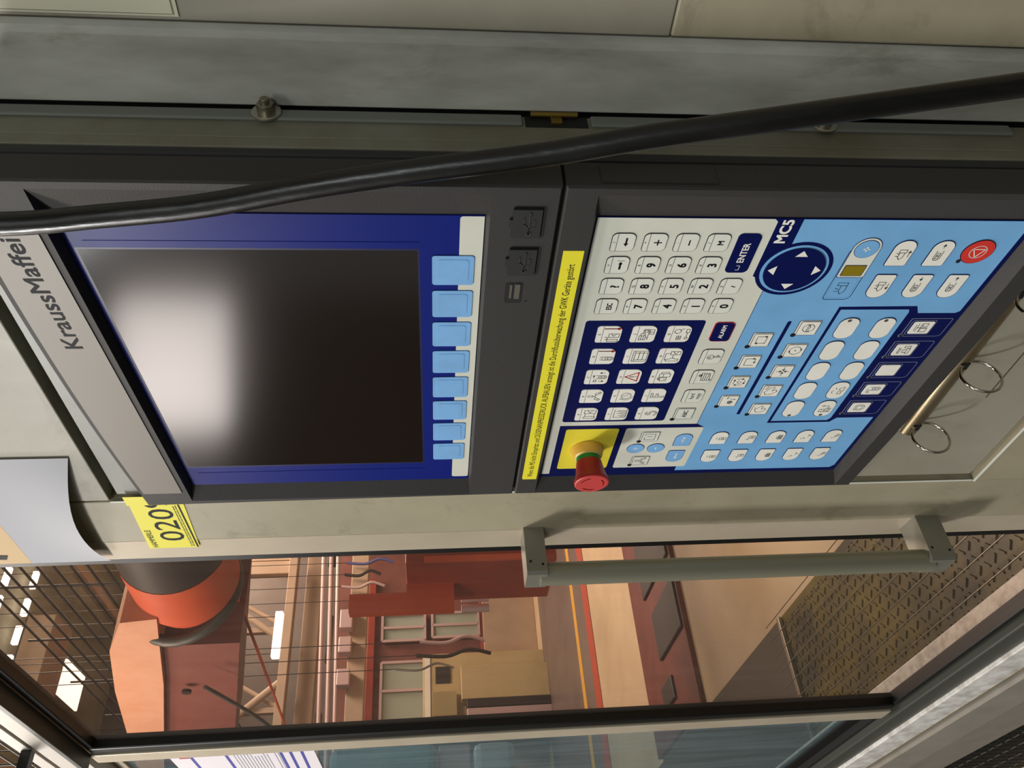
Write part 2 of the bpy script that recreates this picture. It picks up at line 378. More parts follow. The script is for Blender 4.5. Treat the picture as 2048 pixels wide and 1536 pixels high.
IC = {
 'A': plateL + block + [[(-5, 4.8), (1.5, 4.8)], [(-5, -4.8), (1.5, -4.8)]],
 'B': [R_(-1.2, 2, 1.2, 7), [(0, 2), (0, 0)], [(0, 0), (-2, -1), (-5.5, -6), (-8, -4.6), (-4.5, .3), (-2, -1)], [(0, 0), (2, -1), (5.5, -6), (8, -4.6), (4.5, .3), (2, -1)], [(-6, -4), (-4.8, -3)], [(6, -4), (4.8, -3)]],
 'C': capsule(0, -1, .9) + arrow(-7, 1, -7, -4) + arrow(7, -4, 7, 1) + [R_(-8, 3.5, -5, 6)] + arrow(-2, 6.5, 3, 6.5),
 'D': capsule(-1.5, -2, .9) + [C_(-1.5, 5, 2, 8, PI * .9, PI * 2.1)],
 'E': [R_(-8.5, -6, -5.5, 4), R_(-2.5, -6.5, 2.5, 3), [(2.5, 1), (-1, -1.5), (2.5, -4)], C_(-4, 5.5, 1.8, 8, PI * .9, PI * 2.2)],
 'F': [[(-7, 6.5), (-7, -6.5), (8, -6.5)], [(-7, 6.5), (8, 6.5)], [(-5.5, -6), (-5.5, -1)], [(-3.5, -6), (-3.5, 2)], [(-1.5, -6), (-1.5, -1)], [(.5, -6), (.5, 3.5)], [(2.5, -6), (2.5, 1)], [(4.5, -6), (4.5, 5)], [(6.5, -6), (6.5, 3)]],
 'G': [C_(0, 0, 5, 18), [(0, 0), (0, 3.6)], [(0, 0), (2.6, -2.2)], C_(0, 0, 7, 10, PI * .75, PI * 1.45)] + [[(-6.4, 5.8), (-5, 5), (-6.2, 3.6)]],
 'I': [R_(-8, -7, 8, 7), [(-8, 5), (8, 5)], [(-5.5, 5), (-5.5, -7)], [(-5.5, 1), (7, 1)], [(-5.5, -3), (7, -3)], [(5, 5), (5, -7)]],
 'J': [R_(-8, 1, -2, 7), [(-8, 5), (-2, 5)], [(-8, 3), (-2, 3)], R_(-2, 2, 1, 6), [(-8, -1), (7, -1)], R_(0, -6, 6.5, -2), [(3, -2), (3, -6)], [(1, 4), (7, 4), (7, -1)], R_(3, 0, 6, 3), [(-5, 1), (-5, -1)]],
 'K': [C_(0, 2.6, 3, 10, PI * .1, PI * 1.35) + C_(0, -2.6, 3, 10, PI * .4, -PI * .9)[:], C_(0, 2.6, 1.4, 8, PI * .1, PI * 1.35) + C_(0, -2.6, 4.4, 10, PI * .4, -PI * .9)],
 'L': [[(-3.5, 7), (4, 7), (4, 5), (-1.5, 5), (-1.5, 1.5), (3, 1.5), (3, -.5), (-1.5, -.5), (-1.5, -7), (-3.5, -7), (-3.5, 7)]],
 'M': [R_(-1, -5, 4.5, 6), R_(-7.5, -2, -2, 4.5), [(4.5, 4.5), (7, 4.5), (7, -3), (4.5, -3)], C_(-5, 5.5, 1, 6), C_(-3, 6.3, 1, 6), [(-5, 1), (-5, -1)], [(-1, 2), (4.5, 2)]],
 'N': plateL + [R_(2, -6.5, 7, 3), [(7, 1), (3, -1.7), (7, -4.5)], [(-3.6, 0), (2, 0)], [(-6, 6), (-6, 7.5), (4, 7.5), (4, 3)]],
 'O': [C_(4, 4.5, 3, 12), [(6, 2.2), (8, -1)], R_(-8, 0, -3, 4), [(-8, 2), (-3, 2)], [(-5.5, 0), (-5.5, 4)], C_(-6, -5, 1.5, 8), [(-4.5, -5), (2, -5)], R_(2, -6.5, 7, -3.5)],
 'key': [C_(-.5, 3.5, 3.4, 14), C_(-1, 4.2, 1, 8), [(.6, .6), (.6, -6.5)], [(-.8, .6), (-.8, -6.5), (.6, -6.5)], [(.6, -3), (2.4, -3), (2.4, -4.6), (.6, -4.6)]],
 'hand': [[(-6, 3), (7, 4)], [(-6, 1), (7, 1.2)], [(-6, -1), (7, -1.2)], [(-6, -3), (7, -4)], [(-6, 3), (-6, -6)], C_(3, 5, 1.8, 10), C_(3, 5, .9, 8), [(-6, -6), (6, -5), (7, 4)], C_(-5, -7, .8, 6)],
 'loop': arrow(-4.5, -4, -4.5, 4.5) + [[(-4.5, 4.5), (3.5, 4.5)]] + arrow(4.5, 4.5, 4.5, -4) + [[(4.5, -4), (-3, -4)], [(-4.5, -4), (-3.4, -3.2)]],
 'loop2': [[(-5, -4), (-5, 4.5), (4, 4.5)]] + arrow(4.5, 4.5, 4.5, -3.5) + arrow(4.5, -4, -2, -4),
 'loop3': [C_(0, 0, 1.8, 8, 0, 5)] + arrow(-4.5, -3.5, -4.5, 4) + arrow(-3, 5, 4, 5) + arrow(4.8, 3.5, 4.8, -3.5) + arrow(3, -4.6, -3, -4.6),
 'ball': [C_(-2, -1, 2.4, 12), C_(-2, -1, 1.6, 10), C_(-2, -1, .8, 8), [(2, -4), (3.4, -5), (3.4, 0)], [(3.5, 2.5), (5, 3.4), (5.4, 1.5), (6.6, 2.6)]],
 'stop': [[(5.2 * math.cos(PI / 8 + k * PI / 4), 5.2 * math.sin(PI / 8 + k * PI / 4)) for k in range(9)]],
 'circle': [C_(0, 0, 5.2, 22), C_(0, 0, .5, 6), [(-2, 5.6), (-.2, 5.2), (-1.8, 4.2)], [(2, -5.6), (.2, -5.2), (1.8, -4.2)]],
 'cross': arrow(-6.5, 0, -1, 0, 2) + arrow(6.5, 0, 1, 0, 2) + arrow(0, 6, 0, 1, 2) + arrow(0, -6, 0, -1, 2),
 'push': [[(-6, 4), (-2, 6), (5, 1), (6, -2), (0, -1), (2, -4), (-1, -6), (-5, -2), (-6, 4)], [(2, 5), (6.5, 3)], [(3, 6.5), (7, 4.5)]],
 'push2': [[(-5, 3), (-1, 5.5), (5, 1), (5, -1.5), (0, -1), (2, -4), (-1, -5.5), (-5, -2), (-5, 3)], [(1, 5.5), (3.5, 6)]],
 'unit': [[(-5, 3), (-2, 3), (-2, -3), (0, -6), (2.4, -3), (2.4, 3), (-2, 3)], [(-5, 3), (-5, 6), (2.4, 6), (2.4, 3)], [(-3, -1), (-5.5, .5)], [(-3, -3), (-5.5, -3)]],
 'scr1': [[(-3, 7), (4, 7), (4, 3), (-3, 3), (-3, 7)], [(-2, 3), (-2, -3), (.5, -6), (3, -3), (3, 3)], [(-2, 1), (-5, 2.5)], [(-2, -1.5), (-5, -1.5)]],
 'scr2': capsule(-.5, -.5, 1.05) + [[(-1.9, -1.6), (.9, -1.6)]],
 'mould': [R_(-4, -6, 1, 2), C_(-1.5, -2, 1.6, 8), [(-3, 5), (1, 5)]],
 'eject': [R_(-2, -6, 3, 1), [(-4, 4), (-4, 1), (-6, 1)], [(-2, -2), (3, -2)], [(-2, -3.5), (3, -3.5)]],
 'grate': [R_(-5, -5, 4, 0), [(-5, -1.2), (4, -1.2)], [(-5, -2.5), (4, -2.5)], [(-5, -3.8), (4, -3.8)], [(-3, 0), (-3, -5)], [(-1, 0), (-1, -5)], [(1, 0), (1, -5)], [(-3, 1.5), (1, 1.5)]],
 'slide': [[(-5, 3), (-3, 3), (-3, 1), (-5, 1)], [(-1, -2), (1, -3), (4, -2), (1, -6)], [(-6, 5), (-4, 5)]],
 'slide2': [[(-4, 3), (-4, -1), (-2, -2), (0, -1)], R_(-1, -6, 3.5, -2), [(-1, -4), (3.5, -4)]],
 'table': [[(-6, 4), (6, 4)], [(-6, 1), (6, 1)], [(0, 4), (0, -6)], R_(-6, -6, -1, 0), R_(2, -5, 6, 0), [(-4, 6), (4, 6)]],
 'wave': [[(-6, 5), (-3, 6), (0, 5), (3, 6)], [(-6, 3.5), (-3, 4.5), (0, 3.5), (3, 4.5)], R_(-6, -6, 2, -3), [(-4, -3), (-4, 1), (0, 1), (0, -3)], R_(3, -5, 6, 1)],
 'tube': [[(-6, 5), (-3, 4), (-6, 3)], [(-5, 6), (2, 6)]] + capsule(1.5, -1.5, .95),
 'tank': [[(-4, 5), (4, 5), (5, 2), (5, -3), (2, -5.5), (-2, -5.5), (-5, -3), (-5, 2), (-4, 5)], R_(-3, -3, 3, 3)],
 'robot': [R_(-6, 0, -1, 5), [(-6, 2.5), (-1, 2.5)], R_(-6, -6, 1, -1), [(-6, -3), (1, -3)], [(-6, -4.5), (1, -4.5)], [(1, -3), (5, -3), (5, 2)], C_(5, 3, 1.2, 8)],
 'feed': [[(-5, 4), (-2, 5.5), (0, 4)], R_(-6, -4.5, -2, -1), [(-1, -5.5), (6, -5.5), (4, -1), (1, -1), (-1, -5.5)], [(2, 2), (5, 3.5)]],
 'door': [[(-1, 6), (-6, 6), (-6, -5), (5, -5), (5, 6), (2.5, 6)], [(0, 3), (0, -2)], [(0, 1), (0, 3.5)]],
}
for k_ in ('unit', 'scr1', 'scr2'): IC[k_] = [[(z, -x) for x, z in ln] for ln in IC[k_]]
def symbol(key, name, cx_, cz_, y, mat=None, sc_=1.0, wd=.5):
    mat = mat or INK; g = UM()
    for ln in IC[name]: g.rb([(cx_ + x * sc_, cz_ + z * sc_) for x, z in ln], wd, y, y - .06, mat)
    return g
def thermo(g, x, z, y):
    g.rb([(x, z + 7), (x, z - 4)], 1.1, y, y - .06, M('dark_red_print', '5a1418', .5)); g.p(circ(x, z - 5, 1.6, 12), y, y - .06, REDP)

def keycap(pts_out, pts_in, fill=KEYW, edge=INK, hgt=.8):
    g = UM(); g.p(pts_out, -.1, -hgt + .12, edge); g.p(pts_in, -.3, -hgt, fill, fill); return g
def shrink(x0, z0, x1, z1, r, d=.45):
    if not isinstance(r, (tuple, list)): r = (r,) * 4
    return rr(x0 + d, z0 + d, x1 - d, z1 - d, tuple(max(0, q - d) for q in r))
def key(x0, z0, x1, z1, r, fill=KEYW, edge=INK, header=None, label=None, d=.4, name='key'):
    """(x0,z0)-(x1,z1) with z1 the top edge"""
    g = keycap(rr(x0, z0, x1, z1, r), shrink(x0, z0, x1, z1, r, d), fill, edge)
    if header is not None: g.rb([(x0 + .3, z1 - 4.3), (x1 - .3, z1 - 4.3)], .35, -.8, -.86, INK)
    o = g.build(name, panel)
    if label: o['label'] = label
    return o
HY = -.82
def put(g, parent):
    if g.v: g.build('key_symbol', parent)

# number block
nums = [['ESC', '?', '->', '<-'], ['7', '8', '9', '+'], ['4', '5', '6', '-'], ['1', '2', '3', 'M'], ['0', ',', None, None]]
heads = [['·', '', '=', '/'], ['P', 'Q', 'R', '*'], ['S', 'T', 'U', ':'], ['V', 'W', 'X', '/'], ['Y', 'Z', None, None]]
for r_ in range(5):
    for c_ in range(4):
        s_ = nums[r_][c_]
        if s_ is None: continue
        x0 = 84 + 23.55 * c_; zt = -230.6 - 23.35 * r_; x1 = x0 + 18.1; zb = zt - 17.6
        k = key(x0, zb, x1, zt, (2, 4.2, 4.8, 4.2), KEYG, header=True)
        g = UM(); xc = (x0 + x1) / 2; zc = zb + 6.6
        if heads[r_][c_]: g.t(heads[r_][c_], xc, zt - 3.4, 2.3, HY - .05, INK, align='C', bold=.01)
        if s_ == '->': g.rb([(xc - 4, zc), (xc + 1.5, zc)], 1.6, HY, HY - .06, INK); g.p([(xc + 1, zc + 1.7), (xc + 3.6, zc), (xc + 1, zc - 1.7)], HY, HY - .06, INK); g.rb([(xc + 4.6, zc - 2.6), (xc + 4.6, zc + 2.6)], .4, HY, HY - .06, INK)
        elif s_ == '<-': g.rb([(xc + 4, zc), (xc - 1, zc)], 1.4, HY, HY - .06, INK); g.p([(xc - 1, zc + 1.8), (xc - 4, zc), (xc - 1, zc - 1.8)], HY, HY - .06, INK)
        elif s_ in '+-,': 
            if s_ != ',': g.rb([(xc - 2.4, zc), (xc + 2.4, zc)], 1.0, HY, HY - .06, INK)
            if s_ == '+': g.rb([(xc, zc - 2.6), (xc, zc + 2.6)], 1.0, HY, HY - .06, INK)
            if s_ == ',': g.rb([(xc + .5, zc + 1), (xc - .6, zc - 2)], .9, HY, HY - .06, INK)
        else:
            h = 4.3 if len(s_) > 1 else 6.8
            if s_ == 'M': h = 4.6
            g.t(s_, xc, zc - h / 2, h, HY - .05, INK, align='C', bold=.028, sx=.82 if len(s_) > 1 else 1)
        put(g, k)
k = key(132.2, -341, 173, -323.3, (4, 3.5, 5, 4), NAVY, NAVY, label='navy enter key')
g = UM(); g.t('ENTER', 143.5, -334.5, 5.2, HY - .05, WHITE, bold=.02, width=20); g.rb([(135.4, -331), (135.4, -333.4), (140, -333.4), (140, -331)], .4, HY, HY - .06, WHITE); put(g, k)
k = key(47, -352.6, 72.4, -334.8, (4, 3, 5, 3), NAVY, REDP, d=.6, label='navy alarm key with a red rim')
g = UM(); g.t('ALARM', 60, -345.6, 3.8, HY - .05, WHITE, align='C', bold=.02, width=17); put(g, k)
# function keys
fk = [['A', 'B', 'C', 'D', 'E'], ['F', 'G', 'H', 'I', 'J'], ['K', 'L', 'M', 'N', 'O']]
for r_ in range(3):
    for c_ in range(5):
        ch = fk[r_][c_]; x0 = -75 + 30.45 * c_; x1 = x0 + 21.4; zt = -237.4 - 29.4 * r_; zb = zt - 20.6
        g0 = UM(); g0.p(rr(x0, zb, x1, zt, (2, 3, 6, 4)), -.2, -.8, KEYW); g0.rb([(x0 + .3, zt - 5), (x1 - .3, zt - 5)], .35, -.8, -.86, NAVY)
        k = g0.build('key', panel); xc = (x0 + x1) / 2; zc = zt - 13
        if ch == 'H':
            g = UM(); g.rb([(xc - 6.5, zc - 5), (xc + 6.5, zc - 5), (xc, zc + 6.6)], 1.1, HY, HY - .06, REDP, True); g.rb([(xc, zc + 2.6), (xc, zc - 1.4)], .9, HY, HY - .06, INK); g.p(circ(xc, zc - 3.2, .6, 8), HY, HY - .06, INK)
        else: g = symbol(k, ch, xc - (1.5 if ch in 'DE' else 0), zc - .4, HY, sc_=.9)
        if ch in 'DE': thermo(g, x1 - 3.2, zc, HY)
        g.t(ch, xc, zt - 3.6, 2.2, HY - .05, INK, align='C', bold=.015); put(g, k)
# row under the function keys
for i, (x0, sy) in enumerate(((-46.6, 'hc'), (-15.8, 'hand'), (14.7, 'key'))):
    k = key(x0, -354, x0 + 21.2, -334.4, (2.5, 4, 5, 4.5), KEYG, header=True); xc = x0 + 10.6
    if sy == 'hc': g = UM(); g.t('hard', xc, -345, 4.2, HY - .05, INK, align='C', bold=.005, sx=.85); g.t('copy', xc, -350.6, 4.2, HY - .05, INK, align='C', bold=.005, sx=.85)
    else: g = symbol(k, sy, xc, -346.5, HY, sc_=.85)
    put(g, k)
def lamp_dot(x, z, parent=None, ring=None):
    g = UM()
    if ring: g.p(circ(x, z, 2.3, 16), -.2, -.5, ring)
    g.p(circ(x, z, 1.7, 14), -.2, -.95, M('unlit_led', '262630', .3)); g.build('indicator_lamp', parent or panel)
def boxkey(x0, z0, x1, z1, sym, fill=KEYW, dark=False, txt=None, s_=1):
    e = M('slate_print', '8d93a8', .5) if dark else INK
    g = UM(); g.p(rr(x0 - 1.8, z0 - .6, x1 + 1.2, z1 + 1.8, 2), -.1, -.3, e); g.p(rr(x0 - 1.3, z0 - .2, x1 + .8, z1 + 1.3, 1.6), -.1, -.36, fill if not dark else NAVY)
    g.p(rr(x0, z0, x1, z1, 1.6), -.2, -.66, e); g.p(rr(x0 + .35, z0 + .35, x1 - .35, z1 - .35, 1.3), -.2, -.8, fill)
    k = g.build('key', panel); xc, zc = (x0 + x1) / 2, (z0 + z1) / 2; g = UM()
    if txt: g.t(txt[0], xc, zc - txt[1] / 2, txt[1], HY - .05, INK, align='C', bold=.015)
    if sym:
        g2 = symbol(k, sym, xc, zc, HY, sc_=s_); g.add(g2.v, g2.f, INK)
    put(g, k); lamp_dot(x0 - 1.4, z1 + 1.5, k, e); return k
boxkey(-75, -352.5, -57.5, -335.5, None, KEYG, txt=('ABC', 4.4))
boxkey(-116, -328, -99.5, -311, 'door', KEYG, s_=.95); boxkey(-164.5, -328, -148, -311, 'B', KEYG, s_=.85)
for i, sy in enumerate(('loop', 'loop2', 'loop3', 'ball')): x0 = 40.3 - 31.2 * i; boxkey(x0, -389.6, x0 + 16.6, -373.6, sy)
for i, sy in enumerate(('stop', 'circle', 'cross', 'push', 'push2')):
    x0 = 56 - 31.1 * i; k = boxkey(x0, -425.6, x0 + 16.8, -408.6, sy, txt=('STOP', 2.9) if sy == 'stop' else None)
# jog field
def disc(x, z, r, fill, sign, lbl=None):
    g = UM(); g.p(circ(x, z, r), -.2, -.7, NAVY); g.p(circ(x, z, r - .4), -.2, -.85, fill); k = g.build('key', panel); g = UM()
    g.rb([(x - 2.2, z), (x + 2.2, z)] if sign == '+' else [(x, z - 1.8), (x, z + 1.8)] if sign == '|' else [(x - 1.9, z), (x + 1.9, z)], 1.0, -.85, -.93, WHITE)
    if sign == '+': g.rb([(x, z - 2.2), (x, z + 2.2)], 1.0, -.85, -.93, WHITE)
    put(g, k); return k
disc(-131, -308.9, 9, SOFT, '+'); disc(-131, -330, 9, SOFT, '-')
k = key(-127.4, -364.2, -104, -346.2, (2, 8.4, 8.4, 2), SOFT, NAVY); g = UM(); xc, zc = -115.5, -355.2
g.rb([(xc - 4.5, zc), (xc + 1, zc)], .9, HY, HY - .06, WHITE); g.p([(xc - .5, zc + 2), (xc + 2.6, zc), (xc - .5, zc - 2)], HY, HY - .06, WHITE); g.p(circ(xc + 4.2, zc, 1.2, 10), HY, HY - .06, WHITE); put(g, k)
k = key(-160, -363, -136.4, -345.6, (8.2, 2, 2, 8.2), SOFT, NAVY); g = UM(); xc = -148
g.rb([(xc + 3.6, zc), (xc - 2, zc)], .9, HY, HY - .06, WHITE); g.p([(xc - 2, zc + 2), (xc - 5, zc), (xc - 2, zc - 2)], HY, HY - .06, WHITE); g.p(circ(xc + 4.2, zc, 1.2, 10), HY, HY - .06, WHITE); put(g, k)
# arrow pad
PX, PZ = 135.5, -377.6
g = UM(); g.p(circ(PX, PZ, 29.2, 48), -.05, -.3, NAVY); g.p(rr(150, -366.2, 187.2, -347.6), 0, -.1, NAVY); g.p(circ(PX, PZ, 26, 48), -.05, -.4, SKY); g.p(circ(PX, PZ, 23.4, 48), -.05, -1.4, NAVY)
k = g.build('arrow_pad', panel); k['label'] = 'round navy arrow pad in a light blue ring'
g = UM()
for a in range(4):
    an = a * PI / 2; c, s_ = math.cos(an), math.sin(an)
    g.p([(PX + c * x - s_ * z, PZ + s_ * x + c * z) for x, z in ((21, 0), (15, 4.9), (15, -4.9))], -1.4, -1.5, WHITE)
g.build('arrow_marks', k)
g = UM(); g.t('MC5', 163.6, -359.6, 8.2, -.2, WHITE, bold=.03, width=22.6); g.build('model_lettering', film)
# speed keys
g = UM(); g.rb(rr(100.5, -436.6, 160, -414, (3, 7, 7, 5)), .45, -.1, -.25, NAVY, True); g.rb(rr(102.6, -434.6, 126, -415.6, (2, 2, 4, 3)), .01, -.1, -.2, NAVY, True)
g.p(rr(126.8, -437, 169.6, -414.6, (1, 11.1, 11.1, 1)), -.2, -.4, NAVY); g.p(rr(127.3, -436.5, 169.1, -415.1, (1, 10.6, 10.6, 1)), -.2, -.5, KEYG)
g.p(rr(128.6, -434.4, 140.8, -416.8, 1), -.2, -.6, NAVY); g.p(rr(129.2, -433.8, 140.2, -417.4, .8), -.2, -.7, MUST)
k = g.build('speed_key', panel); k['label'] = 'rounded key with a mustard window and a plus sign'
g = symbol(None, 'unit', 113.5, -426, -.1, sc_=1.1); put(g, k)
kk = disc(158, -425.8, 9.4, SKY, '+')
for i, (x0, zt, sy, up, ar) in enumerate(((140, -446.8, 'scr1', 1, 1), (140, -477.2, 'scr2', 1, 1), (103, -446.8, 'scr1', 0, -1), (103, -477.2, 'scr2', 0, -1), (103, -507, 'scr2', 0, 1))):
    rad = (1.6, 8.2, 8.2, 2.4) if up else (8.2, 1.6, 2.4, 8.2)
    k = key(x0, zt - 17.4, x0 + 27.4, zt, rad, KEYW, NAVY, d=.5); xc, zc = x0 + (13 if up else 14), zt - 8.6
    g = symbol(None, sy, xc - 1, zc, HY, sc_=.8)
    if sy == 'scr1': al = arrow(xc - 3 * ar, zc - 6, xc + 3.5 * ar, zc - 6, 1.8)
    else: al = arrow(xc + (6.5 if ar > 0 else 10.5), zc, xc + (10.5 if ar > 0 else 6.5), zc, 1.8)
    for ln in al: g.rb(ln, .5, HY, HY - .06, INK)
    put(g, k)
g = UM(); g.p(circ(155.8, -515.6, 12.6, 32), -.2, -.7, INK); g.p(circ(155.8, -515.6, 12.1, 32), -.2, -.9, REDK); k = g.build('stop_key', panel); k['label'] = 'round red stop key'
g = UM(); g.rb(circ(155.8, -515.6, 6.4, 24), .7, -.9, -.98, WHITE, True); g.rb([(155.8 + 5.6 * math.cos(a), -515.6 + 5.6 * math.sin(a)) for a in (PI, PI + 2 * PI / 3, PI - 2 * PI / 3)], .7, -.9, -.98, WHITE, True); put(g, k)
lamp_dot(145.4, -505.4, k)
# blank oval keys
for col_, z1 in ((0, -442), (1, -474)):
    for i in range(5):
        xc = 63.6 - 31.1 * i; sy = {(1, 3): 'feed', (1, 4): 'robot'}.get((col_, i))
        g = UM(); g.p(rr(xc - 14, z1 - 17.4, xc + 14, z1, 7.6), -.1, -.6, NAVY); g.p(rr(xc - 13.3, z1 - 17.1, xc + 13.3, z1 - .3, 7.3), -.2, -.85, KEYW)
        k = g.build('key', panel)
        if sy: g = symbol(None, sy, xc, z1 - 8.7, -.85, sc_=.95); put(g, k)
        if i == 0 or i == 4:
            g = UM(); g.p(circ(xc + (10.6 if i == 0 else -11), z1 - (7.2 if i == 0 else 8.6), 1.8, 14), -.85, -.95, M('grey_dot', '5a5650', .5)); g.build('indicator_lamp', k)
# key pairs at the left edge
for i, sy in enumerate(('mould', 'eject', 'grate', 'slide', 'slide2')):
    zt = -383.6 - 30.05 * i
    k = key(-125.2, zt - 17.4, -101.4, zt, (1.6, 8.4, 8.4, 2.4), KEYW, NAVY, d=.5); put(symbol(None, sy, -113, zt - 10.5, HY, sc_=.85), k)
    k = key(-162.4, zt - 17.4, -137.4, zt, (8.4, 1.6, 2.4, 8.4), KEYW, NAVY, d=.5); put(symbol(None, sy, -149.6, zt - 10.5, HY, sc_=.8), k)
# heating keys on the navy block at the bottom
SL = M('slate_print', '8d93a8', .5)
for i, sy in enumerate(('table', 'wave', None, 'tube', 'tank')):
    x0 = 52 - 31.0 * i
    g = UM(); g.p(rr(x0 - .4, -540.8, x0 + 24, -503.8, (3, 2, 2, 4)), -.05, -.2, SL); g.p(rr(x0 + .1, -540.3, x0 + 23.5, -504.3, (2.6, 1.6, 1.6, 3.6)), -.05, -.26, NAVY)
    g.p(rr(x0 + 2.6, -528, x0 + 21.6, -506.2, 2), -.1, -.36, SL); g.p(rr(x0 + 3, -527.6, x0 + 21.2, -506.6, 1.8), -.1, -.42, NAVY)
    g.p(rr(x0 + 4.2, -526.6, x0 + 20.2, -508.2, 1.6), -.2, -.8, KEYW); k = g.build('key', panel)
    lamp_dot(x0 + 1.2, -504.4, k, SL)
    if sy: put(symbol(None, sy, x0 + 12.2, -517.3, HY, sc_=.9), k)
# emergency stop
es = UM(); cE = (-131 * mm, 0, -258.6 * mm); AX = (0, -1, 0)
REDE = M('emergency_red', '9c1b1f', .4, spec=.4); RED2 = M('emergency_red_top', 'cc4644', .45)
es.lathe([(0, .0), (0, .0172), (.0004, .0172)], cE, AX, M('black_ring', '14120c', .5))
es.lathe([(.0004, .0166), (.005, .0158), (.0095, .0142), (.0105, .0128)], cE, AX, M('amber_collar', 'e3b24a', .4))
e0 = es.build('emergency_stop_button', panel); e0['label'] = 'red mushroom emergency stop button with green ring'
es = UM(); es.lathe([(.0100, .0128), (.0108, .0128), (.0108, .0118)], cE, AX, M('pale_ring', 'efe6a0', .4)); es.lathe([(.0105, .0122), (.0165, .0122), (.0165, .010)], cE, AX, M('green_ring', '0f7a2c', .4)); es.build('green_band', e0)
es = UM(); es.lathe([(.0160, .0128), (.020, .0134), (.030, .0152), (.0375, .0176), (.0395, .0172), (.0402, .0160), (.0400, .0), ], cE, AX, [REDE] * 4 + [RED2] * 2)
hd = es.build('push_head', e0)
es = UM()
for a0 in (.3, 2.4, 4.5): es.ribbon([(cE[0] + .0115 * math.cos(a0 + t * .11), cE[2] + .0115 * math.sin(a0 + t * .11)) for t in range(10)], .0008, -.0401, -.0405, M('dark_red_arrow', '6e1414', .5))
es.build('turn_arrows', hd)

# yellow warning strip stuck on the seam bar (rests on the panel)
g = UM(); sb = (-173.8, -210); g.p([(-173.8, -210), (164.6, -210), (164.6, -195), (-171, -195), (-173.8, -196)], F, F - .25, YEL)
strip = g.build('warning_label', None); strip.location = UO
tag(strip, 'narrow yellow warning label with one line of German text above the keypad', 'label')
g = UM(); g.t('Wenn die MS nicht Einspritzt und DÜSENANPRESSDRUCK AUFBAUEN anzeigt ist die Durchflussüberwachung der GWK Geräte gestört', -168, -205.2, 5.6, F - .3, INK, width=319, bold=.004)
g.build('label_lettering', strip)

# ================================================================== MACHINE CABINET (own frame, 4 degrees to the panel)
cabt = Thing('machine_cabinet', (-.6, .06, -.25), 'light grey smudged sheet metal cabinet behind the control panel', 'cabinet')
P_ = cabt.part
b = MB(); b.box(-.888, -.800, .06, .10, -.20, 2.6, PAINT, .0015); P_('front_post', b)
b = MB(); b.box(-.7975, -.3565, .06, .09, 1.786, 2.6, PAINT3, .0012); P_('upper_panel', b)
b = MB(); b.box(-.7975, -.3565, .058, .09, -.20, .8165, PAINT, .0012); P_('lower_panel', b)
b = MB(); b.box(-.800, -.3500, .10, .13, -.2, 2.6, BLACK); P_('inner_back', b)
b = MB(); b.box(-.7999, -.7979, .0590, .0600, .8165, 1.786, KEYG); b.box(-.7979, -.3565, .0566, .0579, .8150, .8172, KEYG); P_('folded_edge', b)
b = MB(); b.box(-.7855, -.3500, .0845, .0870, .8265, 1.7755, OLIVE); P_('mounting_plate', b)
b = MB(); b.box(-.3560, -.3490, .0600, .0900, -.2, 2.5, OLIVE, .0008); P_('side_face', b)
b = MB(); b.box(-.3540, -.3491, .0496, .0600, .90, 1.77, OLIVE, .0008); P_('side_fold', b)
b = MB(); b.box(-.7855, -.3500, .0600, .0840, .8265, .9860, PAINT3, .0006); P_('lower_plate', b)
b = MB(); b.box(-.7855, -.3500, .0605, .0840, 1.7320, 1.7755, M('grey_top_plate', '84867c', .4, var='6a6b62', scale=12, amt=.7), .0006); P_('top_plate', b)
b = MB(); b.box(-.64, -.45, .0594, .0600, .888, .8888, M('pencil_line', '3a3530', .6)); P_('scribed_line', b)
# side doors to the right of the panel
sd = Thing('side_door', (-.32, .095, -.25), 'narrow grey smudged steel door strip right of the control panel', 'door')
b = MB(); pr = [(-.3470, .1000), (-.3470, .0935), (-.3452, .0915), (-.2990, .0915), (-.2945, .0928), (-.2922, .0970), (-.2922, .125), (-.3470, .125)]
vs = [(x, y, z) for z in (-.2, 2.5) for x, y in pr]; n = len(pr)
b.add(vs, [[i, (i + 1) % n, (i + 1) % n + n, i + n] for i in range(n)], PAINT2, False); b.add(vs, [list(range(n))[::-1], [i + n for i in range(n)]], PAINT2)
sd.part('door_skin', b)
sp = Thing('side_panel', (.2, .095, -.25), 'cream grey sheet metal panel at the far right edge of the machine', 'panel')
b = MB(); b.box(-.2900, .9, .0935, .125, -.2, 1.29, PAINT, .0015); b.box(-.2900, .9, .0938, .125, 1.2906, 2.5, PAINT3, .0012); sp.part('panel_skin', b)
b = MB(); b.box(-.2870, -.2700, .0928, .0938, 1.60, 1.80, M('pale_label', 'd9d6bd', .5)); b.box(-.2856, -.2700, .0925, .0929, 1.6025, 1.80, M('pale_label_line', '8d8a70', .5)); b.box(-.2850, -.2700, .0923, .0926, 1.6032, 1.80, MATS['pale_label']); sp.part('pale_sticker', b)
b = MB(); b.box(-.2922, -.2900, .105, .108, -.2, 2.5, BLACK); sp.part('gap_shadow_strip', b)
